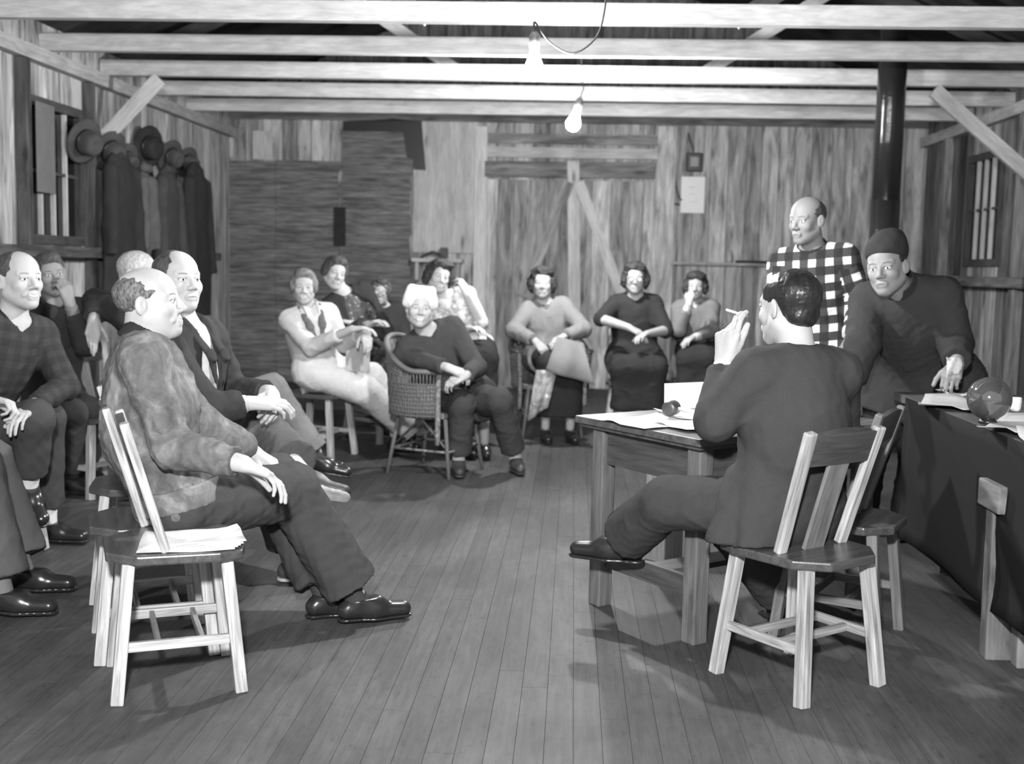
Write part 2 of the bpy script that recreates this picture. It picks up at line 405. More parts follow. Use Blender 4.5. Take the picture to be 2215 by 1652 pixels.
# things on that rail
j = atY(1578, 560, YB - .06)
jar = MB().lathe((j[0], YB - .055, a[2]), [(.03, 0), (.035, .02), (.035, .09), (.02, .12), (.02, .14)], 16).build('jar', plain('jar_glass', .35, .2, .5), smooth=True)
tag(jar, 'small pale jar standing on the wall rail right of the door', 'jar')
o = MB().box((atY(1590, 560, YB)[0], YB - .085, a[2] + .002), (atY(1660, 560, YB)[0], YB - .02, a[2] + .03), 0).build('folded_ruler', M_FELT)
tag(o, 'flat dark stick lying on the wall rail behind the man in plaid', 'stick')
# shelf left of the door with clutter
s0 = atY(897, 562, YB); s1 = atY(1004, 562, YB)
sh = empty('wall_shelf', (s0[0], YB - .1, s0[2]), 'small plank shelf on the back wall above the woman in the floral blouse', 'shelf')
MB().box((s0[0], YB - .24, s0[2] - .02), (s1[0], YB - .036, s0[2] + .02), 0).build('board', M_BOARD_L, sh, world_space=True)
for q in (s0[0] + .05, s1[0] - .05): MB().box((q - .02, YB - .2, s0[2] - .22), (q + .02, YB - .036, s0[2] - .021), 2).build('bracket', M_BOARD, sh, world_space=True)
cl = MB(); cx = s0[0] + .22
P = np.zeros((9, 7, 3))
for i in range(9):
    for q in range(7): P[i, q] = (cx - .14 + i * .035, YB - .19 + q * .022, s0[2] + .03 + .055 * math.sin(i * .39) * (1 + .3 * math.sin(q * 2.1 + i)))
P[..., 2] = np.maximum(P[..., 2], s0[2] + .024)
cl.sheet(P, .006); tag(cl.build('crumpled_cloth', M_COAT2, smooth=True), 'crumpled dark cloth lying on the small back wall shelf', 'cloth')
o = MB().box((cx + .08, YB - .17, s0[2] + .0215), (cx + .16, YB - .09, s0[2] + .14), 2).build('small_box', M_COAT2, bevel=.004); tag(o, 'small upright grey box on the back wall shelf', 'box')
# meter box, cables, calendar
c = atY(1500, 352, YB); bx_ = empty('meter_box', (c[0], YB - .02, c[2]), 'small dark square fuse box high on the back wall right of the door', 'fuse box')
MB().box((c[0] - .085, YB - .10, c[2] - .10), (c[0] + .085, YB - .016, c[2] + .10), 2).build('casing', M_BLACK, bx_, bevel=.012, world_space=True)
MB().box((c[0] - .045, YB - .107, c[2] - .05), (c[0] + .045, YB - .1002, c[2] + .055), 2).build('dial_window', plain('dial_grey', .25, .3, .5), bx_, bevel=.004, world_space=True)
def cable(pts, Y, r, label, name='cable'):
    P = [atY(a, b, Y) for a, b in pts]; Q = []
    for i in range(len(P) - 1):
        for t in np.linspace(0, 1, 6)[:-1]:
            p0 = P[max(i - 1, 0)]; p1 = P[i]; p2 = P[i + 1]; p3 = P[min(i + 2, len(P) - 1)]
            Q.append(.5 * (2 * p1 + (p2 - p0) * t + (2 * p0 - 5 * p1 + 4 * p2 - p3) * t * t + (3 * p1 - p0 - 3 * p2 + p3) * t ** 3))
    Q.append(P[-1]); return tag(MB().tube(Q, r, 8).build(name, M_BLACK, smooth=True), label, 'cable')
cable([(1489, 288), (1492, 302), (1498, 318), (1500, 329)], YB - .035, .010, 'thin dark cable dropping from the ceiling into the fuse box')
cable([(1447, 335), (1458, 365), (1462, 400), (1468, 425), (1475, 433)], YB - .032, .009, 'dark cable curving down the wall left of the white calendar')
cable([(1446, 428), (1455, 438), (1470, 443)], YB - .032, .010, 'short dark cable stub low left of the white calendar')
cc = empty('wall_calendar', (c[0], YB - .02, 0), 'white paper calendar sheet hanging below the fuse box', 'calendar')
q0 = atY(1474, 382, YB); q1 = atY(1522, 461, YB)
MB().box((q0[0], YB - .022, q1[2]), (q1[0], YB - .0155, q0[2]), 2).build('sheet', M_PAPER, cc, world_space=True)
w_ = q1[0] - q0[0]
lt = MB()
for i, (u0, v0, lw, lh) in enumerate([(.36, .28, .04, .010), (.42, .285, .03, .006), (.47, .28, .03, .009), (.52, .285, .05, .005), (.66, .58, .05, .004), (.67, .62, .04, .004), (.66, .66, .05, .004), (.34, .47, .30, .003), (.34, .70, .30, .003)]):
    z = q0[2] - v0 * (q0[2] - q1[2]); lt.box((q0[0] + u0 * w_, YB - .0228, z - lh), (q0[0] + (u0 + lw) * w_, YB - .0221, z), 2)
lt.build('faint_print', plain('faint_print', .45, .8), cc, world_space=True)

# ------------------------------------------------------------------ stove pipe
ps = empty('stovepipe', (0, 0, 0), 'tall black metal stovepipe with a bright highlight behind the two men at right', 'stovepipe')
SPY = 9.0; pt = atY(1928, 200, SPY); px_, pz_ = pt[0], 2.86
ps.location = (px_, SPY, 0)
R_ = .105
MB().lathe((px_, SPY, 1.0), [(R_ + .004, 0), (R_ + .004, .9)], 32).build('lower_pipe', M_PIPE, ps, True, world_space=True)
MB().lathe((px_, SPY, 1.88), [(R_, 0), (R_, 1.35)], 32).build('upper_pipe', M_PIPE, ps, True, world_space=True)
st = empty('stove', (px_, SPY, 0), 'black round heating stove under the stovepipe, mostly hidden', 'stove')
MB().lathe((px_, SPY, .2), [(.26, 0), (.30, .05), (.31, .35), (.29, .6), (.22, .72), (.122, .78), (.122, .80)], 32).build('body', M_BLACK, st, True, world_space=True)
for an in (.8, 2.4, 3.9, 5.5):
    MB().bar((px_ + .24 * math.cos(an), SPY + .24 * math.sin(an), 0), (px_ + .2 * math.cos(an), SPY + .2 * math.sin(an), .22), .05, .05).build('leg', M_BLACK, st, world_space=True)

# ------------------------------------------------------------------ light bulbs
def bulb(px, py, Y, r, power, tilt, label, ends, blabel):
    c = atY(px, py, Y); ax = unit((tilt, 0, 1.0))
    t = empty('light_bulb', c, label, 'light bulb', 'bare light bulbs hanging from the beams')
    prof = [(.3 * r, -r * .98), (.75 * r, -.72 * r), (r, -.1 * r), (.96 * r, .25 * r), (.72 * r, .85 * r), (.48 * r, 1.4 * r), (.42 * r, 1.8 * r)]
    A = 4 * math.pi * r * r
    m = emit('bulb_glow' + str(px), .9, power / (math.pi * A) / 1.0)
    MB().lathe(c, prof, 20, ax, 0).build('glass', m, t, True, world_space=True)
    s0 = c + ax * r * 1.8
    MB().lathe(s0, [(.40 * r, 0), (.52 * r, .3 * r), (.55 * r, 1.4 * r), (.4 * r, 1.7 * r), (.2 * r, 1.9 * r)], 16, ax).build('socket', plain('brass_socket', .25, .35, .6, metal=.5), t, True, world_space=True)
    top = s0 + ax * 1.85 * r
    P = [top, top + ax * .04] + [np.array(e) for e in ends]
    Q = []
    for i in range(len(P) - 1):
        for tt in np.linspace(0, 1, 8)[:-1]:
            p0 = P[max(i - 1, 0)]; p1 = P[i]; p2 = P[i + 1]; p3 = P[min(i + 2, len(P) - 1)]
            Q.append(.5 * (2 * p1 + (p2 - p0) * tt + (2 * p0 - 5 * p1 + 4 * p2 - p3) * tt * tt + (3 * p1 - p0 - 3 * p2 + p3) * tt ** 3))
    Q.append(P[-1])
    tag(MB().tube(Q, .004, 6).build('lamp_cord', M_BLACK, smooth=True), blabel, 'cord')
    return t
Yb = 5.15
bulb(1155, 152, Yb, .045, BULB_W[0], 0, 'large bright bare bulb nearest the camera under the beams', [atY(1190, 92, Yb), atY(1240, 115, Yb), atY(1290, 80, Yb), atY(1308, 20, Yb), atY(1310, -30, Yb), atY(1306, -80, Yb + .0)], 'looping cord of the nearest bulb hanging in a curve right of its socket')
bulb(1240, 268, 8.35, .052, BULB_W[1], .25, 'smaller bare bulb farther back in front of the big plank door', [atY(1262, 190, 8.33), atY(1258, 150, 8.3), np.array([atY(1256, 140, 8.3)[0], 8.28, BZ + .07])], 'thin cord of the farther bulb running up past the beams')
# ================================================================== organic shapes: smooth distance fields turned into meshes
class Field:
    def __init__(s, lo, hi, step, fine=()):
        ax = []
        for d in range(3):
            pts = [lo[d]]; c = lo[d]
            while c < hi[d]:
                st = step
                for (flo, fhi, fs) in fine:
                    if flo[d] - step * .5 <= c <= fhi[d]: st = min(st, fs)
                c += st; pts.append(c)
            ax.append(np.array(pts, np.float32))
        s.x, s.y, s.z = ax; s.D = np.full((len(ax[0]), len(ax[1]), len(ax[2])), .12, np.float32); s.step = step
    def _sub(s, lo, hi, k):
        e = k + s.step * 2; sl = []
        for A, a, b in ((s.x, lo[0], hi[0]), (s.y, lo[1], hi[1]), (s.z, lo[2], hi[2])):
            i = max(int(np.searchsorted(A, a - e)) - 1, 0); j = min(int(np.searchsorted(A, b + e)) + 1, len(A)); sl.append(slice(i, max(j, i)))
        if any(q.stop <= q.start for q in sl): return None
        return tuple(sl), s.x[sl[0]][:, None, None], s.y[sl[1]][None, :, None], s.z[sl[2]][None, None, :]
    def comb(s, prim, k=.02, op='u'):
        lo, hi, fn = prim; r = s._sub(lo, hi, k)
        if r is None: return
        sl, X, Y, Z = r; d = fn(X, Y, Z).astype(np.float32); A = s.D[sl]
        if op == 'u': h = np.maximum(k - np.abs(A - d), 0) / max(k, 1e-6); s.D[sl] = np.minimum(A, d) - h * h * k * .25
        elif op == 's': d = -d; h = np.maximum(k - np.abs(A - d), 0) / max(k, 1e-6); s.D[sl] = np.maximum(A, d) + h * h * k * .25
        elif op == 'i': s.D[:] = np.maximum(s.D, fn(s.x[:, None, None], s.y[None, :, None], s.z[None, None, :]))
    def u(s, prim, k=.02): s.comb(prim, k, 'u')
    def cut(s, prim, k=.01): s.comb(prim, k, 's')
    def inter(s, prim): s.comb(prim, 0, 'i')
    def mesh(s):
        D = s.D; D[0] = D[-1] = .05; D[:, 0] = D[:, -1] = .05; D[:, :, 0] = D[:, :, -1] = .05
        ins = D < 0; c = [ins[i:ins.shape[0] - 1 + i, j:ins.shape[1] - 1 + j, k:ins.shape[2] - 1 + k] for i in (0, 1) for j in (0, 1) for k in (0, 1)]
        anyi = c[0] | c[1] | c[2] | c[3] | c[4] | c[5] | c[6] | c[7]; alli = c[0] & c[1] & c[2] & c[3] & c[4] & c[5] & c[6] & c[7]
        act = anyi & ~alli; I, J, K = np.nonzero(act); n = len(I)
        if n == 0: return np.zeros((0, 3)), np.zeros((0, 4), int)
        P = np.zeros((n, 3)); C = np.zeros(n); ax = (s.x, s.y, s.z)
        for d in range(3):
            o = [q for q in range(3) if q != d]
            for a in (0, 1):
                for b in (0, 1):
                    off = [0, 0, 0]; off[o[0]] = a; off[o[1]] = b
                    i0 = (I + off[0], J + off[1], K + off[2]); off[d] = 1; i1 = (I + off[0], J + off[1], K + off[2])
                    d0 = D[i0]; d1 = D[i1]; m = (d0 < 0) != (d1 < 0)
                    t = np.where(m, d0 / np.where(m, d0 - d1, 1), 0)
                    p = np.stack([ax[q][i0[q]] + (t * (ax[q][i1[q]] - ax[q][i0[q]]) if q == d else 0) for q in range(3)], 1)
                    P += p * m[:, None]; C += m
        P /= C[:, None]
        vid = np.full(act.shape, -1, np.int64); vid[I, J, K] = np.arange(n); F = []
        for d in range(3):
            sl0 = [slice(1, -1)] * 3; sl0[d] = slice(0, -1); sl1 = [slice(1, -1)] * 3; sl1[d] = slice(1, None)
            A = ins[tuple(sl0)]; B = ins[tuple(sl1)]; e = np.nonzero(A != B); sgn = A[e]
            idx = [e[q] + (1 if q != d else 0) for q in range(3)]; o = [q for q in range(3) if q != d]
            def v(a, b):
                ii = [w.copy() for w in idx]; ii[o[0]] = ii[o[0]] - a; ii[o[1]] = ii[o[1]] - b; return vid[ii[0], ii[1], ii[2]]
            q = np.stack([v(1, 1), v(0, 1), v(0, 0), v(1, 0)], 1)
            flip = sgn if d != 1 else ~sgn
            q = np.where(flip[:, None], q, q[:, ::-1]); F.append(q)
        return P, np.concatenate(F)
def cone(a, b, ra, rb, side=None, q=1.0, ca=None, cb=None):
    """round cone a-b; with side and q its section is an ellipse (thickness factor q across side). ca/cb: flat end normals"""
    a = np.asarray(a, float); b = np.asarray(b, float); R = max(ra, rb); lo = np.minimum(a, b) - R; hi = np.maximum(a, b) + R
    ab = b - a; L2 = float(ab @ ab) + 1e-9
    if side is not None:
        u = ab / math.sqrt(L2); sd = np.asarray(side, float); sd = unit(sd - u * (sd @ u)); nn = np.cross(u, sd)
    def fn(X, Y, Z):
        x, y, z = X - a[0], Y - a[1], Z - a[2]; t = np.clip((x * ab[0] + y * ab[1] + z * ab[2]) / L2, 0, 1)
        px, py, pz = x - t * ab[0], y - t * ab[1], z - t * ab[2]; r = ra + (rb - ra) * t
        if side is None or q == 1.0: d = np.sqrt(px * px + py * py + pz * pz) - r
        else:
            dn = px * nn[0] + py * nn[1] + pz * nn[2]; l2 = px * px + py * py + pz * pz; e = np.sqrt(np.maximum(l2 - dn * dn, 0) + (dn / q) ** 2)
            g = np.sqrt(l2) / (e + 1e-6); d = (e - r) * np.clip(g, min(q, 1), max(q, 1))
        if ca is not None: d = np.maximum(d, (X - a[0]) * ca[0] + (Y - a[1]) * ca[1] + (Z - a[2]) * ca[2])
        if cb is not None: d = np.maximum(d, (X - b[0]) * cb[0] + (Y - b[1]) * cb[1] + (Z - b[2]) * cb[2])
        return d
    return lo, hi, fn
def ell(c, r, M=None):
    c = np.asarray(c, float); r = np.asarray(r, float); M = np.eye(3) if M is None else M; R = r.max()
    def fn(X, Y, Z):
        x, y, z = X - c[0], Y - c[1], Z - c[2]; k0 = 0; k1 = 0
        for i in range(3): w = x * M[i][0] + y * M[i][1] + z * M[i][2]; k0 = k0 + (w / r[i]) ** 2; k1 = k1 + (w / r[i] ** 2) ** 2
        k0 = np.sqrt(k0); return k0 * (k0 - 1) / (np.sqrt(k1) + 1e-6)
    return c - R, c + R, fn
def half(p, n):
    p = np.asarray(p, float); return p, p, lambda X, Y, Z: (X - p[0]) * n[0] + (Y - p[1]) * n[1] + (Z - p[2]) * n[2]
def folds(P, f, seed):
    r = np.random.default_rng(seed); A = np.linalg.qr(r.normal(size=(3, 3)))[0] * f; q = P @ A + r.uniform(0, 6, 3)
    v = 1 - 2 * np.abs(np.sin(.5 * q[:, 0] + 1.1 * np.sin(q[:, 1] * .6 + .6 * np.sin(q[:, 2] * .7)))) ** .8; v = v * (.35 + .65 * np.cos(q[:, 2] * .35 + 1.2 * np.sin(q[:, 0] * .3)) ** 2)
    q2 = q * 2.3 + 1.7; w = np.sin(q2[:, 1] + 1.5 * np.sin(q2[:, 0] * .8)) * np.sin(q2[:, 2] * .7)
    return v * .7 + w * .3
def to_obj(name, P, F, mats, parent, matidx=None, amp=0, freq=18, seed=1, attr=None):
    P = P.astype(np.float64)
    if amp and len(P):
        a = P[F[:, 0]]; b = P[F[:, 1]]; c = P[F[:, 2]]; fn = np.cross(b - a, c - a); vn = np.zeros_like(P)
        for i in range(4): np.add.at(vn, F[:, i], fn)
        vn /= (np.linalg.norm(vn, axis=1, keepdims=True) + 1e-12); P = P + vn * (folds(P, freq, seed) * amp)[:, None]
    me = bpy.data.meshes.new(name); me.vertices.add(len(P)); me.vertices.foreach_set('co', P.astype(np.float32).ravel())
    me.loops.add(F.size); me.loops.foreach_set('vertex_index', F.ravel().astype(np.int32)); me.polygons.add(len(F))
    me.polygons.foreach_set('loop_start', np.arange(0, F.size, 4, dtype=np.int32)); me.polygons.foreach_set('use_smooth', np.ones(len(F), bool))
    if not isinstance(mats, (list, tuple)): mats = [mats]
    for m in mats: me.materials.append(m)
    if matidx is not None: me.polygons.foreach_set('material_index', matidx.astype(np.int32))
    if attr is not None: t = me.attributes.new('gc', 'FLOAT_VECTOR', 'CORNER'); t.data.foreach_set('vector', attr(P, F).astype(np.float32).ravel())
    me.update(calc_edges=True); me.validate()
    o = bpy.data.objects.new(name, me); col.objects.link(o)
    if parent is not None: parent_keep(o, parent)
    return o

# ------------------------------------------------------------------ cloth and skin materials
def cloth(name, v, rough=.9, var=.12, fine=160, bmp=.25, sheen=.0):
    if name in MATS: return MATS[name]
    m, nt, b = nodes_of(name, rough, .15); c = coords(nt); n = noise(nt, c, 7, 5, .6)
    c = mix(nt, ramp(nt, n, [(.25, v * (1 - var)), (.75, v * (1 + var))]), ramp(nt, noise(nt, coords(nt), fine, 2), [(.3, .9), (.7, 1.1)]), .6, 'MULTIPLY')
    nt.links.new(c, b.inputs['Base Color']); bump(nt, b, noise(nt, coords(nt), fine * 1.5, 2), bmp, .002)
    if sheen: b.inputs['Sheen Weight'].default_value = sheen
    MATS[name] = m; return m
def leather_suede():
    m, nt, b = nodes_of('suede', .85, .15); c = coords(nt)
    n = noise(nt, c, 9, 8, .62, .8); n2 = noise(nt, c, 40, 5, .6, .5)
    k = mix(nt, ramp(nt, n, [(.3, .075), (.52, .14), (.72, .28)]), ramp(nt, n2, [(.3, .8), (.7, 1.2)]), .8, 'MULTIPLY')
    nt.links.new(k, b.inputs['Base Color']); bump(nt, b, n2, .25, .004); return m
def floral(name, lo, hi, scale, dark=.45):
    m, nt, b = nodes_of(name, .85, .15); c = coords(nt); v = N(nt, 'ShaderNodeTexVoronoi', Scale=scale); nt.links.new(c, v.inputs['Vector'])
    n = noise(nt, c, scale * .8, 3, .6, 1.0)
    k = mix(nt, ramp(nt, v.outputs['Distance'], [(.12, lo), (.3, hi)]), ramp(nt, n, [(.4, dark), (.55, 1.0)]), .8, 'MULTIPLY'); nt.links.new(k, b.inputs['Base Color']); return m
def plaid(name, lo, mid, hi, p=.062, attr='gc'):
    """two crossing stripes measured along the body: light squares where both are light"""
    m, nt, b = nodes_of(name, .9, .1); a = N(nt, 'ShaderNodeAttribute', attribute_name=attr); sx = nt.nodes.new('ShaderNodeSeparateXYZ'); nt.links.new(a.outputs['Vector'], sx.inputs[0])
    S = []
    for i in (0, 2):
        d = N(nt, 'ShaderNodeMath', operation='DIVIDE'); nt.links.new(sx.outputs[i], d.inputs[0]); d.inputs[1].default_value = p
        f = N(nt, 'ShaderNodeMath', operation='FRACT'); nt.links.new(d.outputs[0], f.inputs[0])
        g = N(nt, 'ShaderNodeMath', operation='LESS_THAN'); nt.links.new(f.outputs[0], g.inputs[0]); g.inputs[1].default_value = .46; S.append(g.outputs[0])
    ad = N(nt, 'ShaderNodeMath', operation='ADD'); nt.links.new(S[0], ad.inputs[0]); nt.links.new(S[1], ad.inputs[1])
    hf = N(nt, 'ShaderNodeMath', operation='MULTIPLY'); nt.links.new(ad.outputs[0], hf.inputs[0]); hf.inputs[1].default_value = .5
    k = ramp(nt, hf.outputs[0], [(.0, lo), (.5, mid), (1.0, hi)]); nt.links.new(k, b.inputs['Base Color']); return m
class X:
    """tiny wrapper so that node maths reads like maths"""
    nt = None
    def __init__(s, o): s.o = o
    @staticmethod
    def op(k, *a):
        n = X.nt.nodes.new('ShaderNodeMath'); n.operation = k
        for i, v in enumerate(a):
            if isinstance(v, X): X.nt.links.new(v.o, n.inputs[i])
            else: n.inputs[i].default_value = v
        return X(n.outputs[0])
    def __add__(s, b): return X.op('ADD', s, b)
    def __sub__(s, b): return X.op('SUBTRACT', s, b)
    def __rsub__(s, b): return X.op('SUBTRACT', b, s)
    def __mul__(s, b): return X.op('MULTIPLY', s, b)
    def __truediv__(s, b): return X.op('DIVIDE', s, b)
    def sq(s): return X.op('MULTIPLY', s, s)
    def abs(s): return X.op('ABSOLUTE', s)
def below(f, edge, soft): 
    """1 where f < edge, smooth over soft"""
    r = (edge - f) / soft + .5; return X.op('MINIMUM', X.op('MAXIMUM', r, 0.), 1.)
def both(*a):
    r = a[0]
    for b in a[1:]: r = r * b
    return r
def skin(name, v, smile=0):
    """skin with brows, eyes, lips and painted socket and crease shade, coloured by place on the head (attribute hl = head coordinates in metres)"""
    name = name + ('_smiling' if smile else '')
    if name in MATS: return MATS[name]
    m, nt, b = nodes_of(name, .55, .3); c = coords(nt); n = noise(nt, c, 22, 5); X.nt = nt
    k = ramp(nt, n, [(.2, v * .9), (.8, v * 1.08)]); bump(nt, b, noise(nt, c, 300, 2), .06, .001)
    a = N(nt, 'ShaderNodeAttribute', attribute_name='hl'); sx = nt.nodes.new('ShaderNodeSeparateXYZ'); nt.links.new(a.outputs['Vector'], sx.inputs[0])
    x = X(sx.outputs[0]).abs(); y = X(sx.outputs[1]); z = X(sx.outputs[2]); front = both(below(.055 - y, 0., .01), below(y, .122, .004))
    ez = z - .002; eh = .0046 if smile else .0056
    er = ((x - .0315) / .0128).sq() + (ez / eh).sq()
    eye = both(below(er, 1., .3), front); ir = both(below((x - .031).sq() + ez.sq(), .0050 ** 2, .00001), eye)
    lid = both(below((((x - .0315) / .0142).sq() + ((ez - .0012) / (eh + .0012)).sq() - 1.).abs(), .16, .2), below(.001 - ez, 0., .001), front)
    lidlow = both(below(er, 1.9, 1.2), front)  # eye socket shade, mixed into the skin colour below
    br = both(below((z - .0255 + (x - .032).sq() * 8.).abs(), .0024, .0018), below((x - .031).abs(), .016, .004), front)
    k = mix(nt, k, v * .62, (lidlow * .28).o); k = mix(nt, k, .62, eye.o); k = mix(nt, k, .03, ir.o); k = mix(nt, k, .05, lid.o); k = mix(nt, k, v * .28, (br * .8).o)
    if smile:
        zc = z + .066 - (x / .026).sq() * .011
        lip = both(below(zc.abs(), .0068, .002), below(x, .025, .004), front); te = both(below((zc - .0006).abs(), .0034, .0012), below(x, .020, .003), front)
        k = mix(nt, k, v * .6, lip.o); k = mix(nt, k, .66, te.o)
        cr = both(below(((x - .030) - (z + .045) * -.35).abs(), .0012, .0016), below((z + .046).abs(), .017, .006), front); k = mix(nt, k, v * .55, (cr * .3).o)  # cr: smile crease shade painted into the skin colour
    else:
        lip = both(below((z + .0655).abs() + (x * x) * 6., .0056, .002), below(x, .024, .004), front); ln = both(below((z + .0655).abs(), .0009, .0008), below(x, .022, .003), front)
        k = mix(nt, k, v * .55, (lip * .5).o); k = mix(nt, k, v * .4, ln.o)
    nt.links.new(k, b.inputs['Base Color']); MATS[name] = m; return m
def hairm(name, lo, hi, rough=.45, sc_=60, bmp=.5):
    if name in MATS: return MATS[name]
    m, nt, b = nodes_of(name, rough, .4); n = noise(nt, coords(nt, None, (1, 1, .35)), sc_, 5, .6, .6)
    nt.links.new(ramp(nt, n, [(.3, lo), (.7, hi)]), b.inputs['Base Color']); bump(nt, b, n, bmp, .006); MATS[name] = m; return m
S_PALE, S_MID, S_DARK = ('skin_pale', .44), ('skin_mid', .38), ('skin_tanned', .24)
H_BLK = hairm('hair_black', .012, .05, .75); H_DK = hairm('hair_dark', .03, .10, .7); H_LT = hairm('hair_light', .25, .6, sc_=90); H_MID = hairm('hair_mid', .10, .25)
H_SLICK = hairm('hair_slick', .012, .03, .28, 40, .7); H_SALT = hairm('hair_salt', .02, .24, .6, 120)
SHOE = plain('shoe_leather', .022, .25, .6, .3, 14, .1); SHOE2 = plain('shoe_worn', .05, .5, .4, .5, 10, .2); SOCKW = cloth('sock_white', .7); SOCKD = cloth('sock_dark', .05)
LENS = plain('spectacle_lens', .45, .12, .8, .02, 5, 0)

# ------------------------------------------------------------------ people
def solve(prev, px, py, L, sgn):
    d = ray(px, py); d = d / np.linalg.norm(d); w = CP - prev; b = w @ d; c = w @ w - L * L; disc = b * b - c
    t = -b + (math.sqrt(disc) * sgn if disc > 0 else 0); p = CP + d * t
    return p if disc > 0 else prev + unit(p - prev) * L
def point(prev, spec, L):
    if isinstance(spec, np.ndarray): return spec
    if spec[0] == 'z': return atz(spec[1], spec[2], spec[3])
    if spec[0] == 'y': return atY(spec[1], spec[2], spec[3])
    if spec[0] == 'w': return np.array(spec[1:], float)
    return solve(prev, spec[0], spec[1], L, spec[2])
def hv(th): t = math.radians(th); return np.array([math.sin(t), math.cos(t), 0.])
def lv(th): t = math.radians(th); return np.array([-math.cos(t), math.sin(t), 0.])
def rot(v, ax, deg):
    ax = unit(ax); t = math.radians(deg); v = np.asarray(v, float); return v * math.cos(t) + np.cross(ax, v) * math.sin(t) + ax * (ax @ v) * (1 - math.cos(t))
LOG = []
def hand_prims(w, d, pn, left, s, curl, spread, hold=None):
    """fingers as chains; returns list of (prim,k)"""
    d = unit(d); pn = unit(pn - d * (np.asarray(pn) @ d)); t = np.cross(pn, d) if left else np.cross(d, pn)
    out = []; base = [(.030, .086), (.010, .092), (-.011, .088), (-.030, .078)]
    lens = [(.044, .026, .021), (.048, .031, .022), (.045, .029, .021), (.035, .021, .018)]; rad = [.0092, .0095, .009, .0078]
    for i, (bx, by) in enumerate(base):
        b0 = w + (t * bx + d * by) * s; out.append((cone(w + t * bx * .45 * s + d * .012 * s, b0, .016 * s, .0118 * s), .014))
        c = curl[i] if hasattr(curl[0], '__len__') else curl
        a = spread * (1.2 - i * .8); dd = rot(d, pn, (a if left else -a) * -1); ax = np.cross(dd, pn); p = b0; r = rad[i] * s; ang = 0
        for j in range(3):
            ang += c[j]; q = p + rot(dd, ax, ang) * lens[i][j] * s; out.append((cone(p, q, r, r * .9), .0045 if j == 0 else .003)); p = q; r *= .9
    th = curl[4] if hasattr(curl[0], '__len__') and len(curl) > 4 else (35, 15, 15)
    p = w + (t * .022 + d * .020 + pn * .008) * s; td = unit(d * math.cos(math.radians(th[0])) + t * math.sin(math.radians(th[0])) + pn * .25); ax = np.cross(td, unit(-t * .7 + pn * .5)); r = .0135 * s
    ang = 0
    for j, L in enumerate((.046, .034, .027)):
        if j: ang += th[j]
        q = p + rot(td, ax, ang) * L * s; out.append((cone(p, q, r, r * .88), .012 if j == 0 else .004)); p = q; r *= .86
    out.append((cone(w + pn * .006 * s + t * .012 * s + d * .02 * s, w + d * .07 * s + t * .012 * s, .017 * s, .013 * s), .012))
    return out

def head_prims(F, c, M, s, smile=0, fat=1.0, nose=1.0, age=0):
    L, Fr, U = M; g = lambda x, y, z: c + (L * x + Fr * y + U * z) * s; Mx = np.array([L, Fr, U])
    e = lambda p, r, k, op='u': (F.u if op == 'u' else F.cut)(ell(g(*p), np.array(r) * s, Mx), k * s)
    e((0, -.010, .036), (.0755, .099, .080), .01)
    e((0, .030, -.030), (.060 * fat, .062, .078), .03)
    for q in (-1, 1):
        F.u(cone(g(q * .050 * fat, .0, -.050), g(q * .012, .062, -.094), .022 * s, .020 * s), .03 * s)
        e((q * .036 * fat, .058, -.026 - .004 * -smile), (.026, .024, .024), .016)
        F.u(cone(g(q * .012, .080, .022), g(q * .046, .066, .024), .008 * s, .008 * s), .012 * s)
        e((q * .032, .102, .001), (.018, .020, .011), .010, 's')
        e((q * .031, .0745, .002), (.0135, .0135, .0125), .003)
        F.u(cone(g(q * .018, .0855, .012), g(q * .045, .079, .010), .0045 * s, .004 * s), .005 * s)
        F.u(ell(g(q * .080, -.010, -.006), np.array((.0085, .019, .031)) * s, np.array([unit(L * q + Fr * .45) * 1.0, unit(Fr - L * q * .45), U])), .007 * s); e((q * .088, .002, -.002), (.007, .008, .016), .006, 's')
    e((0, .078, -.094), (.020, .017, .017), .02)
    F.u(cone(g(0, .088, .010), g(0, .106 + .003 * nose, -.026), .0078 * s, .0112 * s * nose), .009 * s)
    for q in (-1, 1): e((q * .0125, .097, -.032), (.0095, .012, .008), .007)
    e((0, .092, -.064), (.026, .010, .014), .014)
    if smile:
        F.cut(cone(g(-.022, .097, -.056), g(0, .106, -.066), .004 * s, .005 * s), .003 * s); F.cut(cone(g(.022, .097, -.056), g(0, .106, -.066), .004 * s, .005 * s), .003 * s)
        for q in (-1, 1): F.u(cone(g(q * .022, .090, -.036), g(q * .036, .078, -.062), .006 * s, .006 * s), .010 * s)
        F.u(cone(g(-.014, .092, -.076), g(.014, .092, -.076), .006 * s, .006 * s), .006 * s)
    else:
        F.u(cone(g(-.018, .091, -.061), g(.018, .091, -.061), .005 * s, .005 * s), .005 * s); F.u(cone(g(-.016, .091, -.070), g(.016, .091, -.070), .006 * s, .006 * s), .005 * s)
        F.cut(cone(g(-.024, .100, -.0655), g(.024, .100, -.0655), .0022 * s, .0022 * s), .003 * s)
